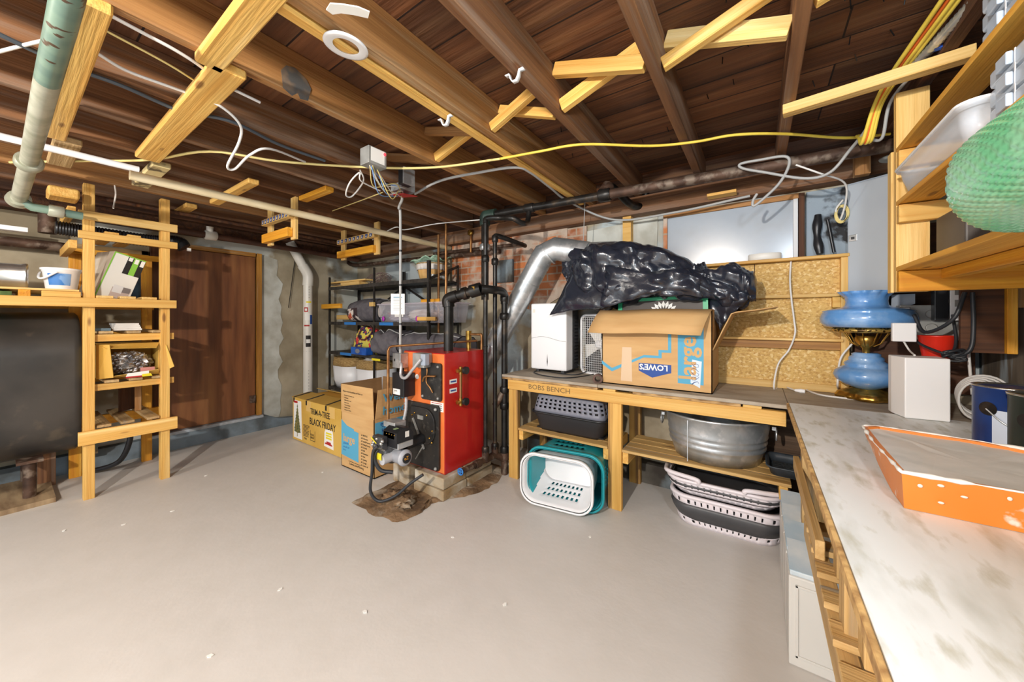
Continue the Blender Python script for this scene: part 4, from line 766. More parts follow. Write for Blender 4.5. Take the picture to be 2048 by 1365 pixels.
flex('conduit', [FP(.11, .57) + Vector((0, -.06, 0)), FP(.115, .45) + Vector((0, -.07, 0)), FP(.10, .34) + Vector((0, -.1, 0)), FP(.04, .25) + Vector((0, -.16, 0)), FP(-.02, .22) + Vector((0, -.2, 0))], .012, FX, t)
# sight gauge on the red side
xs = BX1
b = MB()
for z in (.955, .48): pass
for z in (.945, .70):
    y = 2.055; b.tube([(xs, y, z), (xs + .05, y, z)], .013, 12).tube([(xs + .035, y - .04, z), (xs + .035, y + .02, z)], .014, 12).tube([(xs + .035, y, z - .03), (xs + .035, y, z + .03)], .014, 12)
gg = b.put('gauge_valve', BRASS, t)
for z in (.945, .70): MB().tube([(xs + .05, 2.085, z), (xs + .075, 2.085, z)], .030, 16).put('hand_wheel', BLACKP, gg)
MB().tube([(xs + .035, 2.055, .72), (xs + .035, 2.055, .92)], .009, 10).tube([(xs + .05, 2.04, .72), (xs + .05, 2.04, .92)], .003, 6).tube([(xs + .03, 2.075, .72), (xs + .03, 2.075, .92)], .003, 6).put('gauge_glass', mat('amber_glass', (150, 110, 60), rough=.1, coat=.5), gg)
MSR = frame((xs, 0, 0), (0, 1, 0), (0, 0, 1))
for z in (.845, .775): MB().prism([(1.97, z), (2.05, z), (2.05, z + .035), (1.97, z + .035)], MSR, .001).put('side_label', PAPER, t); MB().prism([(1.98, z + .012), (2.04, z + .012), (2.04, z + .023), (1.98, z + .023)], MSR, .0016).put('side_label_print', INKN, t)
# burner
t = T('oil_burner', 'grey and black oil burner with round motor in front of the boiler door', 'burner', (-2.15, 1.88, .40))
cx, cy, cz = -2.15, 1.62, .40
MB().tube([(cx, 1.87, cz + .02), (cx, 1.66, cz + .02)], .05, 24).put('blast_tube', BLACKP, t)
MB().tube([(cx, 1.69, cz + .02), (cx, 1.66, cz + .02)], .062, 24).put('flange', IRON, t)
M = frame((cx - .17, cy, cz - .02), (0, 1, 0), (0, 0, 1))
MB().lathe([(.02, 0), (.105, 0), (.115, .01), (.115, .11), (.1, .125)], M=M, n=32).put('fan_housing', mat('cast_housing', (96, 98, 100), (120, 122, 124), sc=20, rough=.45, metal=.5), t)
M = frame((cx - .045, cy - .0, cz - .06), (0, 1, 0), (0, 0, 1))
mo = MB().lathe([(.055, 0), (.062, .01), (.064, .11), (.07, .115), (.07, .125), (.066, .135), (.048, .145)], M=M, n=32).put('motor', mat('grey_motor_paint', (176, 178, 184), rough=.4), t)
MB().lathe([(.042, .143), (.042, .149), (.036, .151)], M=M, n=28).put('motor_badge', BLACKP, mo); text('eZ', M @ Matrix.Translation(Vector((-.03, -.008, .152))), .04, mat('amber_print', (226, 160, 40), rough=.5), mo)
MB().tube([(cx - .05, cy - .14, cz - .065), (cx - .05, cy + .0, cz - .06)], .042, 20).put('motor_drum', mat('grey_motor_paint_light', (190, 190, 194), rough=.4), t)
MB().cb((cx - .01, cy - .0, cz + .055), .20, .16, .05).put('base_casting', GALV, t, bev=.006)
cb = MB().prism([(-.09, -.08), (.09, -.08), (.09, .02), (.04, .075), (-.02, .085), (-.09, .05)], frame((cx - .10, cy, cz + .12), (0, 1, 0), (0, 0, 1)), .18).put('control_box', BLACKP, t, bev=.004)
MB().cb((cx + .03, cy - .05, cz + .195), .03, .05, .003).put('display', mat('green_display', (150, 176, 120), rough=.3), cb)
MB().cb((cx + .0818, cy + .02, cz + .14), .002, .04, .05).put('label', PAPER, cb); MB().cb((cx - .02, cy - .085, cz + .14), .14, .01, .05).put('front_label', DGREY, cb)
for k in range(4): MB().ball((cx - .05 + .035 * k, cy - .09, cz + .15), .006).put('button', BRASS, cb)
MB().cb((cx - .10, cy + .03, cz + .20), .16, .12, .05).put('wiring_box', GALV, t, bev=.004); MB().cb((cx - .1, cy - .12, cz + .07), .14, .06, .12).put('fuel_unit', DGREY, t, bev=.01)
MB().cb((cx - .07, cy - .155, cz - .03), .075, .004, .055).put('yellow_label', YELL, t)
b = MB()
for k in range(6): b.ball((cx - .16 + .03 * k, cy - .15 - .01 * (k % 2), cz + .05 + .03 * (k % 3)), .016)
b.tube([(cx - .18, cy - .14, cz + .05), (cx - .0, cy - .15, cz + .03)], .009, 8); b.put('fuel_fitting', ALU, t)
MB().tube(crv([(cx - .15, cy - .15, cz + .1), (cx - .12, cy - .19, cz + .13), (cx - .08, cy - .17, cz + .08)], 6), .004, 8).put('fuel_line', YELL, t)
MB().tube(crv([(cx - .06, cy - .08, cz + .08), (cx - .1, cy - .17, cz - .02), (cx - .06, cy - .15, cz - .14), (cx + .02, cy - .08, cz - .17)], 8), .016, 10).put('cable_loop', KCAB, t)
t.scale = (.84, .84, .84)
pipe('fuel_hose', crv([W(x, y, d=2.5) for x, y in ((756, 893), (746, 905), (744, 945), (741, 983), (758, 1003), (790, 993), (820, 968), (846, 950))], 8), .0105, KCAB, 'dark fuel hose drooping from the burner into the dirt patch', 'hose')
pipe('copper_pipe', crv([(-2.40, 1.75, .44), (-2.40, 1.75, 1.10)], 2) , .011, COPPER, 'upright copper pipe in front of the moving carton, rising from the burner')
pipe('copper_pipe', [(-2.40, 1.75, 1.10), (-2.395, 1.76, 1.125), (-2.38, 1.78, 1.132), (-2.0, 2.36, 1.16)], .009, COPPER, 'thin level copper pipe running from the upright one over the boiler top')
# riser from the boiler, header, big verticals
t = T('steam_header', 'thick black pipe rising from the boiler top and turning across to the pipe group', 'pipe', (-2.1, 2.1, 1.085))
rx = -2.105; zt = 1.52
hd = W(1005, 577, Y=2.32)
q1 = Vector((rx, 2.12, zt)); q2 = W(962, 578, Y=2.22); q3 = W(1010, 586, Y=2.36)
MB().tube([(rx, 2.12, 1.08), (rx, 2.12, zt - .05)], .040, 20).put('riser', IRON, t)
MB().tube(crv([(rx, 2.12, zt - .07), (rx, 2.12, zt - .01), Vector((rx, 2.12, zt)) + (q2 - q1).normalized() * .08], 8), .050, 20).put('elbow', IRON, t)
MB().tube([q1 + (q2 - q1).normalized() * .06, q2], .040, 20).tube([q1 + (q2 - q1).normalized() * .13, q1 + (q2 - q1).normalized() * .17], .052, 20).tube([q2 - (q2 - q1).normalized() * .09, q2 - (q2 - q1).normalized() * .0], .054, 20).put('header', IRON, t)
MB().cb(q2 + Vector((-.03, -.05, .0)), .03, .03, .03).put('plug', BRASS, t)
def col(name, px, y0p, y1p, Y, r, lab, m=IRON, extra=()):
    a = W(px, y0p, Y=Y); z1 = W(px, y1p, Y=Y).z; t = T(name, lab, 'pipe', (a.x, a.y, z1)); MB().tube([(a.x, a.y, a.z), (a.x, a.y, z1)], r, 18).put('pipe_run', m, t)
    for yp, k in extra:
        z = W(px, yp, Y=Y).z; MB().tube([(a.x, a.y, z - .03), (a.x, a.y, z - .02), (a.x, a.y, z + .02), (a.x, a.y, z + .03)], [r * 1.25, r * k, r * k, r * 1.25], 8).put('union', m, t)
    return t, a, z1
t1, a1, zb1 = col('supply_pipe', 971, 447, 908, 2.30, .0185, 'black upright pipe nearest the red boiler side', extra=((518, 1.7), (700, 1.0), (900, 1.7)))
t2, a2, zb2 = col('supply_pipe', 990, 484, 898, 2.42, .0185, 'black upright pipe in the middle of the group beside the boiler', extra=((478, 1.5), (524, 1.7), (893, 1.7)))
t3, a3, zb3 = col('return_pipe', 1009, 590, 905, 2.50, .027, 'thicker black upright pipe of the group, nearest the workbench end', extra=((597, 1.4), (633, 1.55), (780, 1.5), (812, 1.5), (900, 1.4)))
MB().tube([W(1009, 775, Y=2.50) + Vector((0, 0, -.03)), W(990, 812, Y=2.45)], .03, 14).put('side_tee', RUST, t3)
q4 = W(1009, 590, Y=2.50)
hp = tag(MB().tube(crv([q2, W(985, 580, Y=2.3), W(1003, 583, Y=2.42), q4 + Vector((0, 0, -.01)), q4 + Vector((0, 0, -.08))], 6), .034, 20).put('header_pipe', IRON), 'short black pipe linking the boiler header to the thicker upright', 'pipe')
# top main with green elbow
A0 = Vector((-2.02, 2.60, 2.29)); A1 = Vector((.62, 2.78, 2.30))
t = T('steam_main', 'long black iron main under the joists with a green elbow at its left end', 'pipe', A0)
u = (A1 - A0).normalized(); A0 = W(970, 432, Y=2.55); u = (A1 - A0).normalized(); L = (A1 - A0).length
MB().tube([A0 + u * .05, A0 + u * L * .42], .031, 18).put('main_pipe', IRON, t); MB().tube([A0 + u * L * .42, A1 + u * .35], .036, 18).put('main_pipe', RUST, t)
for k, r_ in ((.17, .04), (.41, .05)): MB().tube([A0 + u * (L * k - .045), A0 + u * (L * k - .035), A0 + u * (L * k + .035), A0 + u * (L * k + .045)], [r_ * .9, r_, r_, r_ * .9], 20).put('coupling', IRON, t)
GE = mat('green_stained_iron', (62, 84, 74), (40, 52, 48), sc=8, rough=.4, metal=.3)
MB().tube(crv([A0 + Vector((0, 0, -.09)), A0 + Vector((0, 0, -.01)), A0 + u * .03 + Vector((0, 0, .0)), A0 + u * .12], 8), .048, 20).put('elbow', GE, t)
MB().tube([A0 + Vector((0, 0, -.08)), (A0.x, A0.y, W(968, 600, Y=2.55).z)], .034, 18).put('drop_pipe', IRON, t)
MB().tube([(A0.x, A0.y, 1.98), (A0.x, A0.y, 1.99), (A0.x, A0.y, 2.03), (A0.x, A0.y, 2.04)], [.04, .05, .05, .04], 8).put('hex_union', GALV, t)
qk = A0 + u * L * .41; MB().tube(crv([qk, qk + Vector((.02, .03, .07)), qk + Vector((.05, .12, .06)), qk + Vector((.12, .3, -.02)), qk + Vector((.2, .42, -.0)), qk + Vector((.2, .42, .1))], 6), .03, 16).put('branch', IRON, t)
MB().tube([qk + Vector((.0, .0, .03)), qk + Vector((.02, .03, .08))], .045, 16).put('branch_collar', RUST, t)
# small branches of the uprights
B0 = a1 + Vector((0, 0, .0)); pipe('branch_pipe', crv([a1, a1 + Vector((.005, .01, .04)), W(1000, 436, Y=2.38), W(1025, 437, Y=2.38), W(1045, 447, Y=2.46), A0 + u * L * .17 + Vector((0, -.03, -.12)), A0 + u * L * .17], 8), .022, IRON, 'black branch looping from the nearest upright up to the long main')
pipe('branch_pipe', crv([a2, a2 + Vector((0, 0, .04)), W(998, 473, Y=2.46), W(1045, 490, Y=2.78), W(1050, 492, Y=2.9)], 8), .021, IRON, 'black branch from the middle upright turning back toward the brick wall')
pipe('cold_pipe', [W(868, 508, Y=3.0), W(1045, 488, Y=3.02)], .018, RUST, 'thin dark pipe crossing in front of the bricks')
pipe('corner_pipe', crv([W(690, 520, Y=2.95), W(712, 531, Y=3.0), W(800, 522, Y=3.03), W(1000, 503, Y=3.05)], 6), .026, RUST, 'rusty pipe along the back wall above the metal shelving')
for px, y0, Yc, lab in ((877, 470, 2.72, 'upright copper pipe, left one, behind the boiler riser'), (892, 447, 2.75, 'upright copper pipe, taller right one, behind the boiler riser')):
    a = W(px, y0, Y=Yc); zb = W(px, 688, Y=Yc).z; pipe('copper_riser', [(a.x, a.y, zb - .2), a], .013, COPPER, lab)
t = T('pressure_gauge', 'small brass round gauge on a stem above the thin dark pipe', 'gauge', W(942, 500, Y=2.98)); q = W(942, 466, Y=2.98)
MB().tube([W(942, 505, Y=2.98), q], .014, 10).put('stem', COPPER, t); MB().lathe([(.03, 0), (.034, .006), (.034, .02), (.02, .026)], M=frame(q, (1, 0, 0), (0, 0, 1)), n=20).put('dial', BRASS, t)
# bottom tees and blue valve
t = T('drain_assembly', 'rusty pipe tees at the foot of the uprights ending in a blue-handled valve', 'pipe', (a1.x, a1.y, zb1 - .05))
p1 = Vector((a1.x, a1.y, zb1)); p2 = Vector((a2.x, a2.y, zb2)); p3 = Vector((a3.x, a3.y, zb3)); v = W(923, 943, Y=2.02)
MB().tube([p1 + Vector((0, 0, .02)), p1 + Vector((0, 0, -.06))], .03, 14).tube([p2 + Vector((0, 0, .02)), p2 + Vector((0, 0, -.06))], .03, 14).tube([p1 + Vector((0, 0, -.05)), p2 + Vector((.0, 0, -.05)), p3 + Vector((0, 0, -.06))], .03, 14).tube([p3, p3 + Vector((0, 0, -.06))], .04, 14).put('tee', RUST, t)
MB().tube([p1 + Vector((0, 0, -.05)), p1.lerp(v, .5) + Vector((0, 0, -.03)), v], .022, 12).tube([p1.lerp(v, .25) + Vector((0, 0, -.04)), p1.lerp(v, .45) + Vector((0, 0, -.03))], .032, 12).put('side_pipe', RUST, t); MB().tube([p3 + Vector((0, 0, -.05)), (p3.x, p3.y, .0)], .03, 12).put('foot_pipe', RUST, t)
MB().tube([v + Vector((.01 * math.cos(a) * 2.4 - .0, -.012, .01 * math.sin(a) * 2.4)) for a in [2 * math.pi * k / 24 for k in range(24)]], .006, 6, closed=True).tube([v + Vector((-.024, -.012, 0)), v + Vector((.024, -.012, 0))], .005, 6).tube([v + Vector((0, -.012, -.024)), v + Vector((0, -.012, .024))], .005, 6).put('valve_handle', mat('blue_handle', (52, 120, 190), rough=.5), t)
t = T('relief_valve', 'brass relief valve with copper arm on the rear of the boiler top', 'valve', (-2.08, 2.36, 1.085)); q = Vector((-2.08, 2.34, 1.085))
MB().tube([q, q + Vector((0, 0, .10))], .02, 12).tube([q + Vector((0, 0, .08)), q + Vector((0, 0, .16))], .026, 12).put('body', BRASS, t); MB().tube(crv([q + Vector((0, 0, .13)), q + Vector((.10, .02, .13)), q + Vector((.13, .02, .12)), q + Vector((.13, .02, .0))], 5), .011, 10).put('arm', COPPER, t)
# flue
FR_ = .098; f0 = W(945, 775, Y=2.62); f1 = W(1082, 520, Y=2.72); f2 = W(1112, 498, Y=2.75); f3 = W(1175, 508, Y=2.80); f4 = Vector((-.95, 2.98, f3.z + .03))
t = T('flue_pipe', 'shiny galvanised flue pipe climbing from behind the boiler and elbowing to the right', 'pipe', f0)
MB().tube([f0, f1], FR_, 32).put('inclined_pipe', GALV, t)
arc = crv([f1 - (f1 - f0).normalized() * .05, f1 + (f1 - f0).normalized() * .04, f2 + Vector((.02, 0, .0)), f3], 2)
MB().tube([f1 - (f1 - f0).normalized() * .06, f1 + (f1 - f0).normalized() * .05, f2 + Vector((-.0, 0, .0)), f2.lerp(f3, .5), f3], FR_ * 1.03, 32).put('elbow', GALV, t)
MB().tube([f3 - Vector((.05, 0, 0)), f3 + Vector((.2, .1, .0))], FR_, 32).put('horizontal_pipe', GALV, t)
for a, c, k in ((f0, f1, .35), (f0, f1, .84), (f1, f2, .5)):
    q = a.lerp(c, k); dd = (c - a).normalized(); MB().tube([q - dd * .006, q + dd * .006], FR_ * 1.05, 32).put('seam_ring', GALV, t)
pipe('hanging_wire', [W(1170, 400, Y=2.8), W(1166, 500, Y=2.8)], .003, GCAB, 'thin pale wire hanging above the flue end by the black bag', 'wire')
# conduit riser with the instruction card
t = T('conduit_riser', 'grey conduit dropping from the ceiling box to the boiler switch', 'conduit', FP(-.0, .9)); c0 = FP(.01, .90) + Vector((0, -.04, 0)); top = Vector((c0.x, c0.y, 2.18))
MB().tube(crv([c0, Vector((c0.x, c0.y, 1.5)), top, top + Vector((.02, -.03, .07)), top + Vector((.10, -.06, .12)), top + Vector((.14, -.12, .155))], 8), .011, 12).put('tube', GCAB, t)
for z in (1.3, 1.62, 1.9): MB().tube([(c0.x, c0.y, z), (c0.x, c0.y, z + .015)], .014, 10).put('tie', KCAB, t)
c = Vector((c0.x - .01, c0.y - .018, 1.47)); t = T('tag_card', 'small white printed card tied to the grey conduit above the boiler', 'card', c)
MR_ = Matrix.Translation(c) @ Matrix.Rotation(YAW + .1, 4, 'Z'); MB().box(-.055, .055, -.001, .001, -.085, .085, MR_).put('card', PAPER, t, bev=.0005); M = frame(MR_ @ Vector((-.045, -.0015, 0)), MR_.to_3x3() @ Vector((1, 0, 0)), (0, 0, 1)); 
for k in range(8): MB().prism([(.01, .04 - .013 * k), (.08 - (k % 3) * .01, .04 - .013 * k), (.08 - (k % 3) * .01, .044 - .013 * k), (.01, .044 - .013 * k)], M, .0003).put('small_print', GCAB, t)
MB().prism([(.01, .052), (.08, .052), (.08, .06), (.01, .06)], M, .0004).put('heading', mat('heading_blue', (110, 150, 170), rough=.6), t)
# ceiling boxes
JC = W(747, 318, Z=2.30); t = T('relay', 'small grey metal relay box with a label and red light, on a joist', 'electrical box', JC)
MB().cb(JC + Vector((0, 0, .0)), .085, .12, .10).put('box', GREYM, t, bev=.003); MB().cb(JC + Vector((.0435, 0, .005)), .001, .09, .08).put('label', PAPER, t); MB().ball(JC + Vector((.045, .045, .03)), .008).put('indicator', mat('red_indicator', (255, 40, 50), emit=3), t)
J2 = W(812, 356, Z=2.32); t = T('junction_box', 'open black-fronted junction box with wires coming out, beside the red cover plate', 'electrical box', J2); MB().cb(J2, .06, .08, .10).put('box', BLACKP, t); MB().cb(J2 + Vector((.03, 0, 0)), .015, .09, .11).put('bracket', GALV, t)
J3 = W(806, 392, Z=2.25); t = T('octagon_box', 'steel ceiling box with a hanging red emergency-switch plate', 'electrical box', J3)
MB().cb(J3 + Vector((0, 0, .05)), .12, .12, .05).put('box', GALV, t); MB().box(-.085, .085, -.06, .06, 0, .004, Matrix.Translation(J3) @ Matrix.Rotation(.12, 4, 'X') @ Matrix.Rotation(.15, 4, 'Y')).put('red_plate', INKR, t)
rz = random.Random(8); b = [MB(), MB(), MB()]
for k in range(9):
    a = JC + Vector((rz.uniform(-.03, .03), rz.uniform(-.04, .04), -.05)); e = J3 + Vector((rz.uniform(-.06, .06), rz.uniform(-.06, .05), rz.uniform(.0, .06)))
    m1 = a.lerp(e, .35) + Vector((rz.uniform(-.05, .05), rz.uniform(-.05, .05), -rz.uniform(.03, .12))); m2 = a.lerp(e, .7) + Vector((rz.uniform(-.05, .05), rz.uniform(-.05, .05), -rz.uniform(.0, .06)))
    b[k % 3].tube(crv([a, m1, m2, e], 7), .0032, 6)
tag(b[0].put('wire_tangle', WCAB), 'loose white wires between the grey relay box and the red plate', 'wires'); tag(b[1].put('wire_tangle', YCABP), 'loose yellow wires between the grey relay box and the red plate', 'wires'); tag(b[2].put('wire_tangle', BCAB), 'loose blue wires between the grey relay box and the red plate', 'wires')
# ------------------------------------------------------------- cables
def cable(name, px, r, m, lab, Z=2.345, cat='cable', n=6, g=None):
    pts = [W(x, y, Z=(z[0] if z else Z)) for x, y, *z in px]; return pipe(name, crv(pts, n), r, m, lab, cat, 8, group=g)
cable('power_cable', [(20, 325), (170, 322), (300, 320), (420, 303), (560, 323), (740, 335), (870, 335), (1000, 318)], .0075, YCABP, 'pale yellow cable crossing under the joists, left half up to the light joist', Z=2.335)
cable('power_cable', [(1000, 318), (1080, 303), (1165, 289), (1300, 292), (1390, 284), (1470, 270), (1570, 268), (1690, 276), (1780, 268)], .0075, YCAB, 'bright yellow cable crossing under the joists toward the right shelf post', Z=2.34)
cable('white_cable', [(-20, 108), (85, 82), (130, 80), (187, 103), (250, 140), (330, 170), (380, 188), (440, 212, 2.32), (480, 250, 2.27), (478, 285, 2.22), (455, 332, 2.15), (470, 338, 2.15), (500, 310, 2.2), (540, 298, 2.25), (610, 324, 2.33)], .006, WCAB, 'white cable looping down below the pine board with the yellow sawn end')
cable('black_cable', [(-20, 60), (130, 130), (240, 170), (350, 218), (400, 229), (470, 246), (560, 290), (650, 322)], .0085, mat('slate_cable', (76, 84, 92), rough=.5), 'dark slate cable crossing under two pine boards at the upper left')
cable('grey_cable', [(215, 28), (290, 68), (350, 100), (400, 132), (440, 165), (520, 205)], .006, WCAB, 'white cable running along the joist from the top of the long pine board', Z=2.35)
cable('thin_cable', [(205, 58), (330, 125), (395, 165)], .004, YCABP, 'thin tan cable just below the white one at the upper left', Z=2.35)
pipe('armoured_cable', crv([W(830, 388, Z=2.31)] + [W(x, y, Z=2.345) for x, y in ((880, 362), (960, 345), (1030, 335), (1060, 345), (1100, 375))] + [W(1140, 405, Z=2.33)] + [W(x, y, Y=2.965) for x, y in ((1230, 440), (1350, 425), (1500, 392))], 8), .009, GCAB, 'grey armoured cable leading right from the ceiling box to behind the black main', 'cable', 8)
cable('white_cable', [(745, 480, 2.2), (790, 455, 2.28), (808, 460, 2.29), (860, 450, 2.3), (890, 446, 2.3), (960, 440, 2.31)], .0055, WCAB, 'white cable running level from behind the conduit toward the green elbow')
cable('white_cable', [(720, 340, 2.33), (727, 362, 2.28), (705, 392, 2.2), (692, 390, 2.19), (700, 365, 2.24), (720, 345, 2.3), (722, 362, 2.26), (760, 382, 2.26)], .005, WCAB, 'white cable coiled in a loop left of the red plate')
cable('twine', [(665, 422, 2.355), (720, 402, 2.33), (765, 385, 2.28)], .004, YCABP, 'thin tan string trailing left from the wire tangle')
# cable bundle at the right between joist and shelf
def bun(off, r, m, lab, g=None, n='bundled_cable'):
    pts = [Vector((.66 + off, .95, 2.50)), Vector((.62 + off, 1.3, 2.47)), Vector((.56 + off * .8, 1.75, 2.42)), Vector((.50 + off * .6, 2.15, 2.385)), Vector((.47 + off * .4, 2.32, 2.34)), Vector((.455 + off * .5, 2.42, 2.22)), Vector((.44 + off * .2, 2.5, 2.27)), Vector((.45 + off * .2, 2.62, 2.33))]
    c = crv(pts, 10); return tag(MB().tube(c, r if not isinstance(r, tuple) else [r[i % 2] for i in range(len(c))], 8).put(n, m), lab, 'cable', g)
g = 'cable bundle beside the right-hand shelf'
bun(-.06, .008, YCAB, 'yellow cable, leftmost of the bundle running above the right shelf post', g); bun(-.038, .006, OCAB, 'orange cable in the bundle above the right shelf post', g)
bun(-.02, .009, YCAB, 'thicker yellow cable right of the orange one in the ceiling bundle', g); bun(.002, .008, YCAB, 'yellow cable lying beside the coiled metal-clad one in the ceiling bundle', g)
c = crv([Vector((.70, .95, 2.47)), Vector((.655, 1.3, 2.44)), Vector((.60, 1.75, 2.40)), Vector((.52, 2.15, 2.38))], 40)
tag(MB().tube(c, [.019 if i % 2 else .015 for i in range(len(c))], 12).put('metal_clad_cable', GALV), 'ribbed silver metal-clad cable in the ceiling bundle at the right', 'cable', g)
bun(.075, .007, GCAB, 'smooth grey cable, rightmost of the ceiling bundle', g)
for y, x in ((1.45, .665), (2.02, .565)): tag(MB().cb((x, y, 2.44 - (y - 1.4) * .09), .03, .02, .03).put('cable_staple', mat('blue_staple', (40, 90, 190), rough=.5)), 'small blue staple holding the ribbed cable', 'staple', 'blue staples on the cable bundle')
# ============================================================= back workbench
BT = .876; BYF = 2.45; BYB = 3.04
t = T('workbench', 'long pine workbench with a grey worn top along the back wall under the window', 'workbench', (-.8, 2.75, 0))
bx('worktop', -1.80, -.95, BYF, BYB, BT - .022, BT, WORKT, t, bev=.003); bx('worktop', -.948, .14, BYF, BYB, BT - .022, BT, WORKT, t, bev=.003); bx('worktop', .142, .98, 2.452, BYB, BT - .022, BT, WORKT, t, bev=.003)
for x0, x1, n in ((-1.80, -.95, 4), (-.70, -.08, 4)): bx('ply_layer', x0, x1, BYF + .004, BYF + .1, BT - .04, BT - .0225, mat('splintered_ply', (196, 158, 104), (120, 88, 54), sc=12, st=(1, 1, 4), rough=.8), t)
fr = bx('front_rail', -1.745, .13, BYF + .01, BYF + .05, .755, .835, PINE, t)
M = frame((-1.54, BYF + .0095, .78), (1, 0, 0), (0, 0, 1)); text('BOBS BENCH', M, .055, mat('pencil_line', (120, 96, 60), rough=.8), fr, sx=1.15)
for k in range(5): bx('shim', -1.75 + .42 * k, -1.66 + .42 * k, BYF + .01, BYF + .08, .835, .853, PINE, t)
LEGM = wood('stained_leg', (220, 174, 94), (196, 146, 66), (150, 112, 66), lo3=.55, hi3=.66)
for x, y, w_ in ((-1.70, 2.475, .09), (-.83, 2.475, .095), (-.83, 2.97, .09), (-1.70, 2.97, .06), (.32, 2.97, .09)): plank('leg', (x, y + .02, 0), (x, y + .02, .755 if y < 2.6 else .85), w_, .04, LEGM, t, up=(0, 1, 0))
for x0, x1 in ((-1.655, -.885), (-.775, .155)):
    for y in (2.485, 2.585, 2.685, 2.785): bx('shelf_board', x0 - .01, x1, y, y + .092, .413, .432, wood('shelf_pine', (206, 170, 108), (180, 138, 76), (190, 172, 140)), t)
for x in (-1.63, -.90, -.76, .12): bx('bearer', x - .02, x + .02, 2.49, 2.95, .335, .412, PINE, t)
bx('back_rail', -1.7, .9, 2.92, 2.96, .76, .85, PINEG, t)
# chip board with ledges
t = T('backboard', 'chip-board wall panel with three thin wooden ledges standing on the workbench', 'panel', (.0, 3.08, BT))
MB().box(-1.1, .455, 3.045, 3.065, BT + .001, 1.735).put('panel', OSB, t)
bx('ledge', -.42, .468, 2.985, 3.065, 1.737, 1.757, PINE, t); bx('ledge', -1.0, .43, 3.00, 3.044, 1.49, 1.51, PINE2, t); bx('ledge', -.6, .44, 2.985, 3.044, 1.205, 1.222, PINE2, t); bx('ledge', -.6, .43, 3.015, 3.044, 1.15, 1.204, wood('stained_ledge', (190, 140, 72), (150, 104, 50), (120, 80, 44)), t)
bx('end_post', .43, .47, 3.00, 3.044, BT + .001, 1.736, PINE, t); MB().box(.39, .43, 3.0, 3.044, 1.42, 1.488).put('block', PINE, t, bev=.004); bx('foot_strip', -1.0, .42, 3.028, 3.044, BT + .001, .925, PINE2, t)
bx('seam_strip', -.02, -.015, 3.042, 3.0455, 1.52, 1.735, BEAMD, t)
# white round lid on the ledge
c = W(1529, 517, Y=3.02); o = MB().lathe([(.075, 0), (.082, .004), (.082, .036), (.078, .04)], (c.x, 3.025 - .0, 1.758), 36).put('plastic_disc', mat('cream_plastic', (226, 222, 214), rough=.4)); o.scale = (1.15, .5, 1.1); tag(o, 'cream round plastic lid lying on the ledge below the window', 'lid')
o = MB().tube(crv([W(1636, 430, Y=3.05), W(1634, 470, Y=3.04), W(1640, 508, Y=3.03)], 6), [.012 + .008 * math.sin(k * .5) ** 2 + .006 for k in range(13)], 10).put('black_grip', BLACKP); tag(o, 'black ribbed handle-like tool hanging beside the window above the ledge', 'tool')
c = W(1660, 510, Y=3.03); tag(MB().tube([W(1655, 440, Y=3.03), W(1668, 505, Y=3.03)], .009, 8).put('black_rod', BLACKP), 'slim black rod hanging right of the black ribbed tool', 'rod')
# white flex with plug
cordp = [(1582, 520, 3.03), (1580, 560, 2.99), (1583, 600, 2.98), (1588, 640, 2.98), (1590, 668, 2.97), (1578, 700, 3.0), (1556, 730, 2.97), (1548, 755, 2.93)]
pts = [W(x, y, Y=Y) for x, y, Y in cordp]; pts[-1].z = BT + .012; e = W(1590, 781, Z=BT + .012); pts += [W(1562, 772, Z=BT + .008), e]
t = T('extension_flex', 'cream flex hanging over the chip board down to a plug on the worktop', 'cord', e); MB().tube(crv(pts, 8), .0055, 8).put('flex', WCAB, t)
MB().tube([e, e + Vector((.03, -.005, 0)), e + Vector((.05, -.01, 0))], [.008, .014, .012], 10).put('plug', WHITE, t)
pipe('lamp_flex', crv([Vector((.47, 2.93, 1.2)), Vector((.42, 2.95, 1.1)), Vector((.40, 2.9, .95)), W(1675, 780, Z=BT + .006), W(1640, 782, Z=BT + .006), W(1612, 779, Z=BT + .006), W(1640, 790, Z=BT + .006), W(1690, 797, Z=BT + .006), W(1725, 800, Z=BT + .006)], 8), .0055, WCAB, 'cream lamp flex looping from the blue lamp across the worktop', 'cord')
# dehumidifier
t = T('dehumidifier', 'white dehumidifier with a curved seam and dark rear half, on the workbench end', 'dehumidifier', (-1.5, 2.87, BT))
x0, x1, y0, y1, z0, z1 = -1.675, -1.325, 2.72, 2.98, .905, 1.485
MB().box(x0, x1, y0, y0 + .13, z0, z1).put('front_shell', WHITE, t, bev=.012); MB().box(x0 + .006, x1 - .002, y0 + .13, y1, z0, z1 - .008).put('rear_shell', DGREY, t, bev=.008)
M = frame((x0, y0 - .0005, z0), (1, 0, 0), (0, 0, 1)); b = MB(); b.tube([M @ Vector((.005 + .34 * k / 20, .27 + .018 * math.sin(math.pi * k / 13), 0)) for k in range(21)], .0016, 5); b.put('seam', GREYM, t)
MB().prism([(.163, .07), (.168, .135), (.173, .07), (.168, .03)], M, .001).put('grip_slot', DGREY, t); MB().prism([(.02, .5), (.045, .5), (.045, .53), (.02, .53)], M, .001).put('badge', mat('badge_cream', (228, 226, 214), rough=.5), t)
for x in (x0 + .05, x1 - .05): MB().box(x - .015, x + .015, y0 + .03, y1 - .03, BT + .001, z0).put('foot', DGREY, t)
for z in [z0 + .05 + .03 * k for k in range(16)]: MB().box(x1 - .002, x1 + .001, y0 + .16, y1 - .02, z, z + .01).put('vent_slot', BLACKP, t)
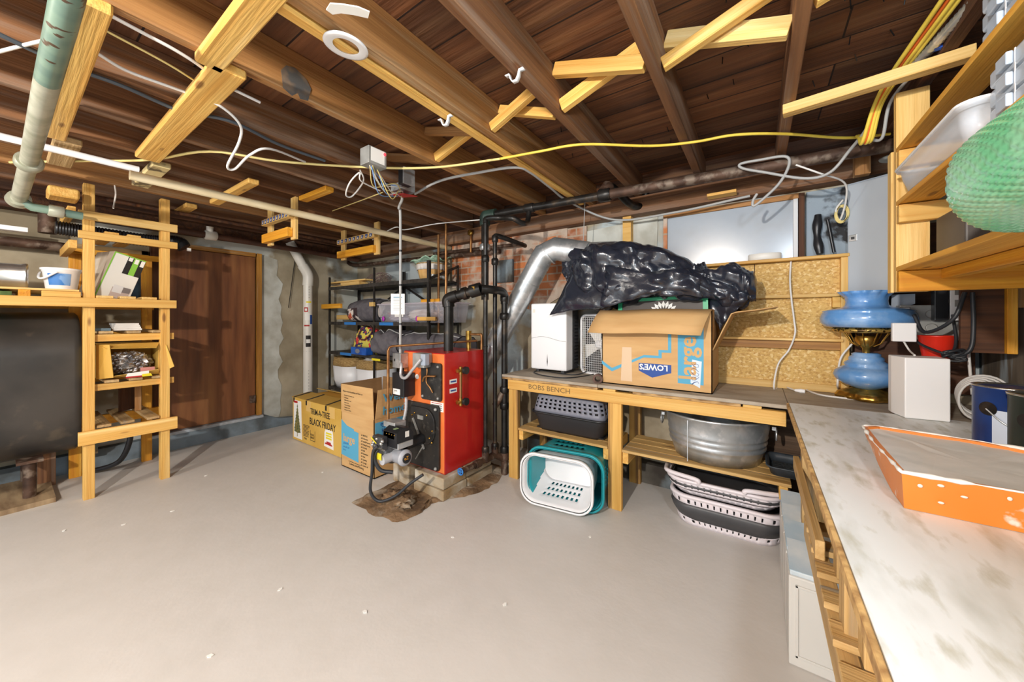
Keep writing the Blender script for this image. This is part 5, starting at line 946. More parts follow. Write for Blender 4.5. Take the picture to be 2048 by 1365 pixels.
tag(pipe('mains_cable', crv([Vector((-1.34, 2.95, .94)), W(1195, 745, Z=BT + .008), W(1140, 756, Z=BT + .006), W(1090, 752, Z=BT + .006), W(1068, 745, Z=BT + .006), W(1085, 742, Z=BT + .006), W(1150, 750, Z=BT + .006), W(1190, 735, Z=BT + .03)], 8), .0045, KCAB, 'black mains cable curled on the worktop below the dehumidifier', 'cable'))
# box fan (behind the dehumidifier, turned)
t = T('box_fan', 'white wire-grilled box fan turned sideways between dehumidifier and open carton', 'fan', (-1.12, 2.88, BT))
M = frame((-1.28, 2.90, BT + .005), (1, -.28, 0), (0, 0, 1)); b = MB(); WF, HF = .36, .50
for k in range(17): x = .02 + (WF - .04) * k / 16; b.tube([M @ Vector((x, .02, 0)), M @ Vector((x, HF - .02, 0))], .0015, 4)
for k in range(25): y = .02 + (HF - .04) * k / 24; b.tube([M @ Vector((.02, y, .002)), M @ Vector((WF - .02, y, .002))], .0013, 4)
b.put('grille', WHITE, t); MB().prism(rr(WF, HF, .03, 1, 4), M @ Matrix.Translation(Vector((WF / 2, HF / 2, -.09))), .015).put('back_panel', mat('fan_dark', (56, 54, 52), rough=.6), t)
P = [M @ Vector((WF / 2 + p[0], HF / 2 + p[1], -.02)) for p in rr(WF, HF, .05, 3, 5)]; MB().tube(P, .012, 8, closed=True).put('frame', WHITE, t)
for k in range(4):
    a = k * math.pi / 2 + .4; b = MB(); C0 = M @ Vector((WF / 2, HF / 2, -.045)); ax, ay = M.to_3x3() @ Vector((math.cos(a), math.sin(a), 0)), M.to_3x3() @ Vector((-math.sin(a), math.cos(a), .35))
    b.add([C0 + ax * .03 - ay * .02, C0 + ax * .16 - ay * .06, C0 + ax * .165 + ay * .06, C0 + ax * .03 + ay * .03], [(0, 1, 2, 3)]); b.put('blade', PAPER, t, solid=.003)
MB().lathe([(.035, 0), (.035, .03), (.02, .035)], M=M @ Matrix.Translation(Vector((WF / 2, HF / 2, -.05))), n=24).put('hub', WHITE, t)
o = MB().tube([(-.99, 2.585, BT + .03), (-.965, 2.50, BT + .03)], .026, 20, cap=False).tube([(-.978, 2.54, BT + .03), (-.965, 2.50, BT + .03)], .032, 20, cap=False).put('pipe_coupling', mat('rust_fitting', (110, 84, 74), (70, 54, 48), sc=20, rough=.7), solid=.007); tag(o, 'short rusty pipe coupling lying on the worktop left of the open carton', 'pipe fitting')
# open Lowe's carton
t = T('open_moving_box', 'open moving carton lying upside down with blue large lettering, on the workbench', 'box', (-.58, 2.75, BT))
X0, X1, Y0, Y1, Z0, ZT = -.945, -.232, 2.535, 2.96, BT + .002, 1.41
b = MB(); b.box(X0, X1, Y0, Y0 + .006, Z0, ZT).box(X0, X1, Y1 - .006, Y1, Z0, ZT).box(X0, X0 + .006, Y0, Y1, Z0, ZT).box(X1 - .006, X1, Y0, Y1, Z0, ZT).box(X0, X1, Y0, Y1, Z0, Z0 + .006); b.put('carton', CARD, t)
MB().grid(lambda i, j: Vector((X0 - .01 + (X1 - X0 + .01) * i / 8 - .05 * j / 3, Y0 - .14 * math.sin(j / 3 * 1.0) - .004, ZT + .002 - .16 * (j / 3) ** 1.25 - .004 * math.sin(i))), 9, 4, sm=True).put('front_flap', CARD, t, solid=.006)
MB().grid(lambda i, j: Vector((X1 + [0, .055, .10, .125, .22, .33][j] - .0, Y0 + .01 + (Y1 - Y0 - .02) * i / 6, ZT - [.26, .13, .03, .0, -.012, -.03][j] - (0 if j < 3 else .02))), 7, 6, sm=True).put('side_flap', CARD, t, solid=.006)
MF = frame((X0, Y0, Z0), (1, 0, 0), (0, 0, 1))
def B2(pts, m, nm='print_panel', th=.001): return MB().prism(pts, MF, th).put(nm, m, t)
B2([(.515, .05), (.665, .05), (.665, .53), (.515, .53)], INKB, 'blue_panel')
ln = [(0, .14), (.075, .09), (.30, .205), (.415, .205), (.415, .245), (.475, .245), (.475, .53), (.455, .53), (.455, .262), (.395, .262), (.395, .222), (.30, .222), (.075, .115), (0, .165)]
B2(ln, INKB, 'house_line')
B2([(.265, .165), (.265, .112), (.355, .07), (.455, .105), (.475, .11), (.475, .165)], INKN, 'shop_logo')
text("LOWE'S", MF @ Matrix.Translation(Vector((.455, .158, .0016))) @ Matrix.Rotation(math.pi, 4, 'Z'), .053, PAPER, t, sx=1.0, bold=.0015)
text('large', MF @ Matrix.Translation(Vector((.62, .075, .0016))) @ Matrix.Rotation(math.pi / 2, 4, 'Z'), .145, CARD, t, bold=.003)
text('24" x 18" x 18"', MF @ Matrix.Translation(Vector((.645, .525, .0016))) @ Matrix.Rotation(math.pi, 4, 'Z'), .017, INKK, t)
TP = mat('packing_tape', (216, 186, 150), rough=.15)
B2([(.14, .03), (.22, .03), (.215, .27), (.15, .27)], TP, 'packing_tape', .0012); B2([(.59, .06), (.645, .03), (.655, .20), (.60, .21)], mat('white_tape', (206, 220, 230), rough=.4), 'white_tape', .0018)
b = MB(); 
for k in range(5): b.tube([MF @ Vector((.605 + .035 * math.cos(q * .9 + k) * .6 + .012, .06 + .028 * k + .012 * math.sin(q * 1.3), .0025)) for q in range(7)], .0012, 4)
b.put('scribble', INKN, t)
# framed green picture standing in the carton
M = frame((-.83, 2.60, 1.10), (1, -.0, .03), (0, .12, 1)); t = T('green_framed_picture', 'green-framed black picture with white leaf shapes, poking out of the open carton', 'picture', (-.6, 2.6, 1.1))
GW, GH = .56, .385
MB().box(0, GW, 0, GH, -.015, 0, M).put('backing', mat('picture_dark', (62, 52, 44), rough=.5), t)
MB().bar(M @ Vector((0, GH, 0)), M @ Vector((GW, GH, 0)), .03, .022).bar(M @ Vector((0, 0, 0)), M @ Vector((0, GH, 0)), .03, .022).bar(M @ Vector((GW, 0, 0)), M @ Vector((GW, GH, 0)), .03, .022).put('frame', PGREEN, t)
for k in range(9):
    a = math.pi * (.12 + .76 * k / 8); c = Vector((.3, GH - .12)); b = MB(); u = Vector((math.cos(a), math.sin(a))); v = Vector((-u.y, u.x)); b.prism([tuple(c + u * .05), tuple(c + u * .08 + v * .012), tuple(c + u * .105), tuple(c + u * .08 - v * .012)], M @ Matrix.Translation(Vector((0, 0, .001))), .001); b.put('leaf_shape', PAPER, t)
# black bin bag draped over it all
BAG = mat('black_bag_plastic', (33, 38, 50), (42, 46, 56), sc=6, rough=.24, spec=.9, bump=.35, bsc=11)
def bagmesh():
    secs = []  # (px centre x, top y, bottom y, Y centre, depth)
    K = [(1128, 520, 545, 2.84, .10), (1150, 500, 580, 2.83, .22), (1185, 489, 606, 2.80, .40), (1225, 483, 612, 2.78, .46), (1270, 485, 606, 2.77, .46), (1320, 494, 600, 2.77, .44), (1370, 516, 596, 2.76, .40), (1410, 538, 594, 2.76, .34), (1440, 548, 606, 2.76, .30), (1470, 541, 620, 2.76, .30), (1495, 556, 610, 2.76, .22), (1513, 580, 590, 2.76, .08)]
    rows = []
    for px, yt, yb, Yc, dp in K:
        a = W(px, yt, Y=Yc); b_ = W(px, yb, Y=Yc - dp * .3); rows.append(Vector((a.x, a.z, b_.z)).to_tuple() + (Yc, dp))
    P = crv([Vector(r[:3]) for r in rows], 12); Q = crv([Vector((r[3], r[4], 0)) for r in rows], 12); n = 90; vs = []; b = MB()
    for j in range(len(P)):
        x, zt_, zb_ = P[j]; Yc, dp = Q[j][0], Q[j][1]; zc = (zt_ + zb_) / 2; hz = max((zt_ - zb_) / 2, .02)
        for i in range(n):
            a = 2 * math.pi * i / n; ca, sa = math.cos(a), math.sin(a); p = Vector((x, Yc + dp / 2 * math.copysign(abs(ca) ** .8, ca), zc + hz * math.copysign(abs(sa) ** .8, sa)))
            q1 = Vector((p.x * 3.4 + .5 * noise.noise(p * 4), p.y * 4, p.z * 5.5 + p.x * 2)); d1 = noise.voronoi(q1)[0]; d2 = noise.voronoi(q1 * 2.3 + Vector((3, 1, 7)))[0]
            up_ = 1.0 if (zc + hz * sa < zt_ - .09 or x > -.35) else .3
            d3 = noise.voronoi(q1 * 5.1 + Vector((1, 8, 2)))[0]; amt = (.11 * (d1[1] - d1[0]) + .055 * (d2[1] - d2[0]) + .022 * (d3[1] - d3[0])) * up_ + .006 * noise.noise(p * 26) * up_
            d = Vector((0, ca, sa)); vs.append(p + d * (amt - .022) + Vector((.02 * noise.noise(p * 9), 0, 0)))
    L = len(P); b.add(vs, [(j * n + k, j * n + (k + 1) % n, (j + 1) * n + (k + 1) % n, (j + 1) * n + k) for j in range(L - 1) for k in range(n)], True)
    b.add([vs[k] for k in range(n)], [tuple(range(n))]); b.add(vs[-n:], [tuple(range(n))]); return b
t = T('bin_bag', 'crumpled shiny black bin bag heaped over the open carton and dehumidifier', 'bag', (-.8, 2.75, 1.42))
bagmesh().put('bulk', BAG, t)
def sheet(cols, rows, nm, amp=.012):
    """cols: rows of image points on planes, interpolated into a wrinkled sheet"""
    G = [[W(x, y, Y=Y) for x, y, Y in r] for r in cols]; G = [crv(r, 6) for r in G]; T_ = list(zip(*G)); S_ = [crv(list(c), 6) for c in T_]; nu, nv = len(S_[0]), len(S_)
    b = MB(); b.grid(lambda i, j: S_[j][i] + Vector((0, 1, .3)) * (amp * (1 - 3 * (lambda v: v[1] - v[0])(noise.voronoi(S_[j][i] * 9)[0]))), nu, nv, sm=True); b.put(nm, BAG, t, solid=.002)
sheet([[(1150, 505, 2.74), (1190, 520, 2.62), (1250, 520, 2.55)], [(1142, 545, 2.70), (1180, 570, 2.60), (1240, 570, 2.52)], [(1120, 592, 2.66), (1165, 600, 2.58), (1215, 610, 2.55)], [(1099, 631, 2.66), (1142, 622, 2.62), (1195, 618, 2.6)]], 0, 'left_flap')
sheet([[(1146, 496, 2.68), (1170, 500, 2.66), (1200, 505, 2.62)], [(1136, 512, 2.66), (1165, 522, 2.62), (1195, 528, 2.58)], [(1150, 530, 2.64), (1178, 544, 2.6), (1200, 530, 2.57)]], 0, 'upper_flap')
sheet([[(1210, 530, 2.52), (1290, 545, 2.46), (1350, 540, 2.48), (1400, 555, 2.52)], [(1205, 575, 2.50), (1290, 580, 2.44), (1345, 575, 2.45), (1400, 580, 2.50)], [(1200, 620, 2.52), (1265, 600, 2.47), (1330, 592, 2.5), (1405, 596, 2.52)]], 0, 'front_fold', amp=.03)
sheet([[(1412, 565, 2.66), (1450, 570, 2.60), (1500, 580, 2.62)], [(1416, 610, 2.66), (1455, 612, 2.62), (1495, 600, 2.64)], [(1440, 660, 2.68), (1452, 645, 2.66), (1470, 625, 2.66)]], 0, 'right_fold', amp=.03)
# ------------------------------------------------------------- lower shelf
t = T('pet_carrier', 'grey and black plastic pet carrier with slotted sides, on the left lower shelf', 'pet carrier', (-1.25, 2.68, .433))
M = Matrix.Translation(Vector((-1.24, 2.70, .433))); S_ = lambda w, d, r=.06: rr(w, d, r, 6, 4, 22)
loft([(S_(.62, .34), .145), (S_(.62, .34), .14), (S_(.585, .31), .10), (S_(.55, .28), .02), (S_(.53, .26), 0)], M).put('lower_tub', mat('carrier_black', (44, 42, 44), rough=.5), t, solid=.004)
MB().tube([M @ Vector((p[0], p[1], .15)) for p in S_(.64, .36)], .009, 8, closed=True).put('rim', BLACKP, t)
hs = [.152, .175, .190, .205, .220, .235, .250, .265, .285, .30]; ws = [.62, .61, .603, .597, .59, .583, .577, .57, .55, .50]
loft([(S_(w, w * .56 - .01), z) for w, z in zip(ws, hs)], M, hole=lambda i, j: j in (2, 4, 6) and (i + j) % 2 == 0, b=None).put('slotted_cover', GREYP, t, solid=.004)
MB().tube(crv([M @ Vector((-.12, 0, .30)), M @ Vector((-.10, 0, .335)), M @ Vector((.10, 0, .335)), M @ Vector((.12, 0, .30))], 5), .012, 8).put('handle', GREYP, t); MB().box(-1.24 - .29, -1.24 + .29, 2.58, 2.82, .447, .44).put('inner_mat', BLACKP, t)
# washtub
t = T('washtub', 'round galvanised steel washtub with ribbed bands and drop handles, on the lower shelf', 'tub', (-.235, 2.76, .433)); c = Vector((-.235, 2.76, .433))
pr = [(.0, .004), (.24, .004), (.245, 0), (.262, .06), (.27, .08), (.276, .085), (.279, .095), (.276, .105), (.274, .115), (.280, .12), (.284, .13), (.281, .14), (.279, .15), (.285, .156), (.288, .165), (.286, .175), (.300, .265), (.306, .268), (.309, .276), (.303, .282), (.295, .276), (.285, .20), (.262, .07), (.24, .012), (.0, .010)]
o = MB().lathe(pr, (0, 0, 0), 64, cap=False).put('tub_body', GALV, t, M=Matrix.Translation(c) @ Matrix.Diagonal((1.02, .96, 1.03, 1)))
for s in (1, -1):
    q = c + Vector((.318 * s, -.04, .21)); MB().tube([q + Vector((.012 * s, .035 * math.cos(a), -.005 + .035 * math.sin(a))) for a in [math.pi * 2 * k / 20 for k in range(20)]], .005, 6, closed=True).put('ring_handle', GALV, t); MB().cb(q + Vector((0, 0, .035)), .02, .06, .02).put('handle_bracket', GALV, t)
MB().box(-.37, -.366, 2.50, 2.504, .44, .70).put('side_seam', GALV, t)
o = MB(); M = Matrix.Translation(Vector((.09, 2.80, .433))); 
t = T('boot_tray', 'dark slate-grey plastic tray with a textured base, at the right end of the lower shelf', 'tray', (.09, 2.8, .433)); S2 = lambda w, d: rr(w, d, .04, 3, 4)
MT = Matrix.Translation(Vector((.25, 2.68, .433)))
loft([(S2(.42, .30), .06), (S2(.41, .29), .062), (S2(.39, .27), .055), (S2(.37, .25), .012)], MT).put('tray', mat('slate_plastic', (62, 70, 78), (54, 60, 66), sc=20, rough=.45), t, solid=.005)
MB().box(.25 - .17, .25 + .17, 2.57, 2.79, .448, .452).put('textured_base', mat('slate_texture', (70, 76, 80), (40, 44, 46), sc=60, rough=.5, bump=1, bsc=70), t)
# ------------------------------------------------------------- baskets on the floor
def basket(name, lab, M, w, d, h, m, rim, holes, taper=.86, solid=.003, grp=None):
    t = T(name, lab, 'basket', M.translation, group=grp); n = 9; secs = []
    for k in range(n + 1): f = 1 - (1 - taper) * k / n; secs.append((rr(w * f, d * f, .1 * f, 10, 6, 16), h * (1 - k / n)))
    b = loft(secs, M, hole=holes, capend=False)
    P = rr(w * taper, d * taper, .1 * taper, 10, 6, 16); b.add([M @ Vector((p[0], p[1], 0)) for p in P], [tuple(range(len(P)))])
    b.put('body', m, t, solid=solid)
    Q = rr(w + .03, d + .03, .11, 10, 6, 16); nr = len(Q); b = MB()
    b.grid(lambda i, j: M @ Vector((Q[i][0] * (.965, 1, 1.01, 1)[j], Q[i][1] * (.95, 1, 1.01, 1)[j], h + (.004, .006, -.006, -.03)[j])), nr, 4, wu=True); b.put('rim', rim, t, solid=.004); return t
zx = Vector((.06, 1, .04)).normalized()       # opening looks toward the camera, axis points back under the bench
def lay(x, y, z, dd=0): 
    M = frame((x, y, z), (1, .14, 0), (.0, .02, 1)); return M  # local z = -y world (toward the room)
HL = lambda i, j: 2 <= j <= 7 and j % 2 == 0 and i % 2 == 0 and (i % 32) > 7
M = lay(-1.19, 2.70, .205)
basket('laundry_basket', 'teal plastic laundry basket nested behind the white one, lying on its side under the bench', M, .535, .365, .42, TEAL, TEAL, lambda i, j: 1 <= j <= 7 and (i + j // 2) % 2 == 0 and j % 2 == 1 and (8 < i < 21 or 66 < i), taper=.9)
M = lay(-1.21, 2.56, .197)
basket('laundry_basket', 'white plastic laundry basket lying on its side with its mouth toward the room', M, .50, .33, .36, WHITE, WHITE, lambda i, j: 3 <= j <= 8 and j % 2 == 1 and i % 2 == 0 and 42 < i < 60, taper=.84)
M = lay(-1.215, 2.53, .197)
# collapsible baskets
BG = mat('basket_grey_rubber', (72, 72, 74), (60, 60, 62), sc=6, rough=.45)
for k, (x, y, z, lab) in enumerate(((-.17, 2.76, .002, 'lower collapsible laundry basket, grey with pale rim, on the floor under the washtub'), (-.19, 2.765, .205, 'upper collapsible laundry basket, flattened and stacked on the other one under the washtub'))):
    t = T('collapsible_basket', lab, 'basket', (x, y, z), group='collapsible laundry baskets under the bench'); M = Matrix.Translation(Vector((x, y, z))) @ Matrix.Rotation(.02, 4, 'Z')
    R_ = lambda w, d, r=.12: rr(w, d, r, 14, 12, 44); h = .205 if k == 0 else .10
    loft([(R_(.585, .385), .05 if k == 0 else .02), (R_(.58, .38), .04 if k == 0 else .018), (R_(.57, .375), .022 if k == 0 else .014), (R_(.56, .37), 0)], M, hole=lambda i, j: j == 1 and i % 4 == 1).put('base_tray', PINKW, t, solid=.004)
    loft([(R_(.60, .40), h * .75), (R_(.64, .44), h * .62), (R_(.62, .42), h * .45), (R_(.56, .37), .03 if k == 0 else .02)], M, capend=True).put('folding_wall', BG, t, solid=.005)
    loft([(R_(.62, .42), h + .0), (R_(.65, .45), h - .004), (R_(.655, .455), h - .014), (R_(.63, .43), h - .018), (R_(.63, .43), h - .030), (R_(.625, .425), h - .056), (R_(.61, .41), h - .068)], M, hole=lambda i, j: j == 4 and i % 4 == 1, capend=False).put('rim', PINKW, t, solid=.005)
    if k == 1:
        for s in (-1, 1): MB().tube(crv([M @ Vector((.12 * s - .0, -.23, h - .0)), M @ Vector((.14 * s, -.235, h + .02)), M @ Vector((.30 * s, -.19, h + .02)), M @ Vector((.335 * s, -.1, h + .015)), M @ Vector((.335 * s, .1, h + .015))], 6), .014, 8).put('handle', PINKW, t)
# ============================================================= right-hand bench with the white top
t = T('white_bench', 'right-hand bench topped with a scuffed white board on rough pine framing', 'workbench', (.55, 1.1, 0))
MB().box(.142, .99, -.25, 2.45, BT + .002, BT + .016).put('white_top', WHITEB, t, bev=.001)
bx('edge_strip', .131, .141, -.25, 2.45, BT - .012, BT + .015, mat('chipped_edge', (206, 168, 108), (150, 112, 66), sc=30, rough=.8), t); MB().box(.142, .99, -.25, 2.45, BT - .012, BT + .001).put('underlay', GREYW, t)
PW = wood('pallet_wood', (206, 172, 116), (176, 138, 82), (150, 138, 118))
bx('rail', .175, .215, .1, 2.40, .755, .86, PW, t)
for y in (.25, 1.18, 2.15): plank('leg', (.215, y, 0), (.215, y, .755), .09, .07, PW, t, up=(0, 1, 0))
bx('shelf_rail', .15, .19, .05, 1.80, .50, .58, PW, t); bx('shelf_rail', .80, .84, .05, 2.3, .50, .58, PW, t); bx('fascia', .148, .172, 1.45, 2.28, .60, .66, PW, t)
for k in range(11): y = .30 + k * .135; bx('slat', .145, .86, y, y + .075, .582, .60, PW, t)
for y in (.42, .75, 1.08, 1.40): plank('upright', (.205, y, .60), (.205, y, .86), .06, .035, PW, t, up=(1, 0, 0))
# plastic drawers under it
FT = mat('drawer_shell', (206, 204, 198), rough=.45); BLU = mat('blue_drawer_contents', (150, 176, 196), (206, 216, 220), sc=7, rough=.4, st=(1, 4, 1))
for k, y in enumerate((1.755, 1.93, 2.10, 2.275)):
    t = T('plastic_drawer_unit', ('grey plastic drawer unit with a framed front, nearest the camera under the white bench', 'second plastic drawer unit back, showing only its blue-tinted top', 'third plastic drawer unit back, showing only its blue-tinted top', 'farthest plastic drawer unit, its blue-tinted top next to the collapsible baskets')[k], 'drawers', (.3, y + .08, 0), group='plastic drawer units under the white bench')
    h = .37; x0, x1 = .10, .50
    MB().box(x0, x1, y, y + .165, .002, h - .02).put('shell', FT, t, bev=.006); MB().box(x0 + .004, x1 - .004, y + .004, y + .161, h - .02, h).put('top', BLU, t, bev=.004)
    MB().add([(x0 + .002, y + .004, h + .0005), (x1 - .002, y + .004, h + .0005), (x1 - .002, y + .15, h + .05), (x0 + .002, y + .15, h + .05)], [(0, 1, 2, 3)]).put('sloping_lid', mat('lid_glaze', (170, 190, 204), (210, 216, 218), sc=5, rough=.25), t, solid=.003)
    if k == 0:
        for a in ((x0 + .02, x0 + .03, .04, h - .05), (x1 - .03, x1 - .02, .04, h - .05), (x0 + .02, x1 - .02, .04, .05), (x0 + .02, x1 - .02, h - .06, h - .05)): MB().box(a[0], a[1], y - .005, y, a[2], a[3]).put('front_bead', FT, t, bev=.002)
# orange roller tray
TM = Matrix.Translation(Vector((.285, 1.235, BT + .017))) 
t = T('paint_tray', 'paint-splashed orange roller tray filled with dried grey paint, on the white bench', 'tray', TM.translation)
TW = .37; TL = .455
OUT = [(0, 0), (TW, 0), (TW + .03, .06), (TW + .02, .36), (TW - .03, TL - .05), (TW - .1, TL - .01), (.05, TL + .03), (.012, TL), (-.0, .25)]
def inset(P, d):
    c = Vector((sum(p[0] for p in P) / len(P), sum(p[1] for p in P) / len(P))); return [tuple(Vector(p) + (c - Vector(p)).normalized() * d) for p in P]
def subd(P, k=5): return [tuple(Vector(P[i]).lerp(Vector(P[(i + 1) % len(P)]), q / k)) for i in range(len(P)) for q in range(k)]
O = subd(OUT); I1 = subd(inset(OUT, .014)); BO = subd(inset(OUT, .010)); n = len(O)
def bz(y): return 0 if y < .12 else min(.055, (y - .12) * .19)
b = MB(); rows_ = [[TM @ Vector((p[0], p[1], bz(p[1]))) for p in BO], [TM @ Vector((p[0], p[1], .088)) for p in O], [TM @ Vector((p[0], p[1], .088)) for p in I1], [TM @ Vector((p[0], p[1], .070)) for p in I1]]
b.grid(lambda i, j: rows_[j][i], n, 4, wu=True, sm=False); b.add(rows_[0], [tuple(range(n - 1, -1, -1))]); b.put('shell', TRAYO, t)
b = MB(); rz = random.Random(6); I2 = subd(inset(OUT, .013), 5); I3 = subd(inset(OUT, .05), 5); I4 = subd(inset(OUT, .13), 5)
rows2 = [[TM @ Vector((p[0], p[1], z0 + .004 * noise.noise(Vector((p[0] * 30, p[1] * 30, z0))) )) for p in Q] for Q, z0 in ((I2, .080), (I3, .078), (I4, .074))]
b.grid(lambda i, j: rows2[j][i], n, 3, wu=True); c = TM @ Vector((TW / 2, TL / 2, .073)); b.add(rows2[2] + [c], [(k, (k + 1) % n, n) for k in range(n)], True); b.put('dried_paint', PAINTG, t)
Q_ = [TM @ Vector((p[0] * .995, p[1] * .998, .0885)) for p in subd(OUT, 16)]; MB().tube(Q_, [max(.0012, .0052 * (.5 + 1.6 * noise.noise(v * 28))) for v in Q_], 6, closed=True).put('paint_drips', PAPER, t)
b = MB()
for k in range(9): b.ball(TM @ Vector((rz.uniform(.03, .38), -.0005, rz.uniform(.02, .085))), rz.uniform(.003, .007), .0012, rz.uniform(.002, .005), 8, 6)
b.put('paint_splashes', mat('pinkish_splash', (232, 212, 198), rough=.5), t)
t = T('paint_brush', 'paint-caked roller handle with yellow and black bristly grip, resting on the tray rim', 'brush', TM @ Vector((.31, .03, .10)))
MB().tube(crv([TM @ Vector((.265, .0, .094)), TM @ Vector((.30, .02, .102)), TM @ Vector((.38, .05, .11)), TM @ Vector((.50, .05, .115))], 10), [.012 + .004 * math.sin(k) for k in range(31)], 12).put('grip', mat('caked_paint', (70, 74, 80), (196, 200, 196), sc=18, lo=.45, hi=.55, rough=.7, bump=1, bsc=40), t)
MB().tube([TM @ Vector((.255, -.0, .088)), TM @ Vector((.275, .008, .098))], .018, 10).tube(crv([TM @ Vector((.33, .015, .115)), TM @ Vector((.37, .02, .118)), TM @ Vector((.45, .03, .12))], 4), .007, 8).put('yellow_band', mat('dull_yellow', (222, 206, 90), rough=.6), t)
# blue glass lamp
LC = W(1732, 792, Z=BT + .001); LC.x = .525; LC.y = 2.90; t = T('hurricane_lamp', 'blue milk-glass parlour lamp with brass foot and scalloped shade, on the workbench', 'lamp', (LC.x, LC.y, BT)); c = Vector((LC.x, LC.y, BT + .001))
def lt(nm, pr, m, wav=None, cap=True, solid=0): return MB().lathe(pr, c, 56, wav=wav, cap=cap).put(nm, m, t, solid=solid)
def footw(j, a): return (.012 * math.cos(4 * a) + .004 * math.sin(12 * a)) * (1 if j < 5 else .2)
lt('brass_foot', [(.10, .0), (.125, .006), (.128, .02), (.115, .04), (.095, .05), (.075, .058), (.06, .065)], BRASS, footw)
lt('lower_globe', [(.05, .064), (.065, .07), (.10, .085), (.138, .115), (.146, .14), (.138, .165), (.11, .185), (.092, .195), (.098, .205), (.094, .215), (.075, .228), (.078, .238), (.074, .248), (.062, .256), (.064, .266), (.05, .274)], BLUELAMP)
lt('brass_stem', [(.016, .27), (.018, .30), (.034, .315), (.046, .34), (.05, .36), (.04, .372)], BRASS)
b = MB()
for k in range(10):
    a = 2 * math.pi * k / 10; b.tube([c + Vector((r * math.cos(a), r * math.sin(a), z)) for r, z in ((.035, .312), (.066, .33), (.08, .36), (.10, .395))], .0035, 6)
b.put('wire_cage', BRASS, t)
lt('gallery_ring', [(.12, .392), (.15, .398), (.155, .408), (.145, .418), (.125, .42)], mat('pierced_brass', (206, 170, 90), (70, 52, 26), sc=60, lo=.5, hi=.55, rough=.35, metal=.7), wav=lambda j, a: .004 * math.sin(a * 28))
lt('glass_shade', [(.14, .42), (.185, .428), (.203, .45), (.206, .475), (.20, .50), (.192, .512), (.196, .518), (.15, .53), (.105, .54), (.092, .552), (.088, .575), (.092, .60), (.105, .618), (.118, .63)], BLUELAMP, wav=lambda j, a: (.006 * math.cos(a * 14) if j > 11 else 0), cap=False, solid=.004)
lt('shade_lip', [(.118, .629), (.122, .634), (.114, .634)], BLUELAMP, wav=lambda j, a: .006 * math.cos(a * 14), cap=False)
# white router box and adapter
t = T('white_box', 'white cut-corner router box standing on the worktop right of the blue lamp', 'router', (.62, 2.43, BT))
MB().prism([(.558, 2.372), (.70, 2.385), (.70, 2.52), (.535, 2.52), (.535, 2.47)], Matrix.Translation(Vector((0, 0, BT + .018))), .278).put('body', WHITE, t, bev=.004); MB().prism([(.56, 2.376), (.698, 2.389), (.698, 2.515), (.54, 2.515), (.54, 2.472)], Matrix.Translation(Vector((0, 0, BT + .0165))), .0015).put('base', GREYM, t)
q = W(1807, 665, Y=2.62); t = T('adapter', 'small square white adapter hanging above the white router box', 'adapter', q); MB().cb(q, .085, .03, .095).put('body', WHITE, t, bev=.004)
pipe('adapter_flex', crv([q + Vector((.0, 0, -.045)), q + Vector((.02, .0, -.09)), Vector((.62, 2.5, 1.175))], 5), .004, WCAB, 'short white flex running from the square adapter down behind the router box', 'cord')
# electrical bits behind
YW = 3.02
q = W(1828, 645, Y=2.9); t = T('outlet_box', 'grey metal knock-out box with a conduit connector, behind the white adapter', 'electrical box', q)
MB().cb(q + Vector((.05, .03, 0)), .22, .10, .19).put('box', GREYM, t, bev=.003); MB().cb(q + Vector((-.05, -.03, .0)), .05, .06, .17).put('connector', GALV, t, bev=.006)
for dx, dz in ((.06, .045), (.06, -.03), (.12, .05)): MB().lathe([(.022, 0), (.024, .002), (.02, .003)], M=frame(q + Vector((dx, -.021, dz)), (1, 0, 0), (0, 0, 1)), n=18).put('knock_out', GREYM, t)
tag(MB().lathe([(.05, 0), (.066, .11), (.069, .115), (.062, .115), (.046, .01), (.0, .01)], tuple(W(1873, 716, Y=2.75)), 24, cap=False).put('red_cup', mat('red_cup', (222, 44, 24), rough=.35)), 'bright red ribbed plastic cup hanging under the metal knock-out box', 'cup')
q = W(1888, 600, Y=2.85); t = T('power_strip', 'black and white power strip with plugs, mounted under the right-hand shelf', 'power strip', q); MB().cb(q + Vector((-.015, 0, .02)), .05, .05, .26).put('black_case', BLACKP, t, bev=.003); MB().cb(q + Vector((.045, 0, .02)), .06, .045, .26).put('white_case', WHITE, t, bev=.003)
for k in range(3): MB().cb(q + Vector((.045, -.024, .1 - .06 * k)), .03, .002, .035).put('outlet', GREYM, t)
for k, pp in enumerate(([(1930, 585, 2.6), (1905, 640, 2.6), (1850, 665, 2.7), (1828, 630, 2.75)], [(1945, 585, 2.6), (1947, 650, 2.6), (1940, 700, 2.6), (1905, 715, 2.6)], [(1905, 630, 2.7), (1912, 680, 2.65), (1905, 710, 2.6)], [(1827, 640, 2.8), (1830, 680, 2.7), (1880, 705, 2.6), (1905, 708, 2.6)])):
    tag(MB().tube(crv([W(x, y, Y=Y) for x, y, Y in pp], 7), .0085 if k < 2 else .006, 8).put('black_cable', KCAB), ('thick black cord slanting from under the shelf to the metal box', 'thick black cord dropping straight down beside the brown board', 'black cord hanging below the power strip to the tangle', 'black cord looping from the metal box to the tangle')[k], 'cable')
b = MB(); c = W(1908, 712, Y=2.6)
for k in range(5): b.tube([c + Vector((.035 * math.cos(a + k), .01 * math.sin(a * 2 + k), .016 * math.sin(a) + .006 * k - .01)) for a in [2 * math.pi * q / 16 for q in range(16)]], .006, 6, closed=True)
tag(b.put('cord_knot', KCAB), 'knotted tangle of black cord beside the red cup', 'cord')
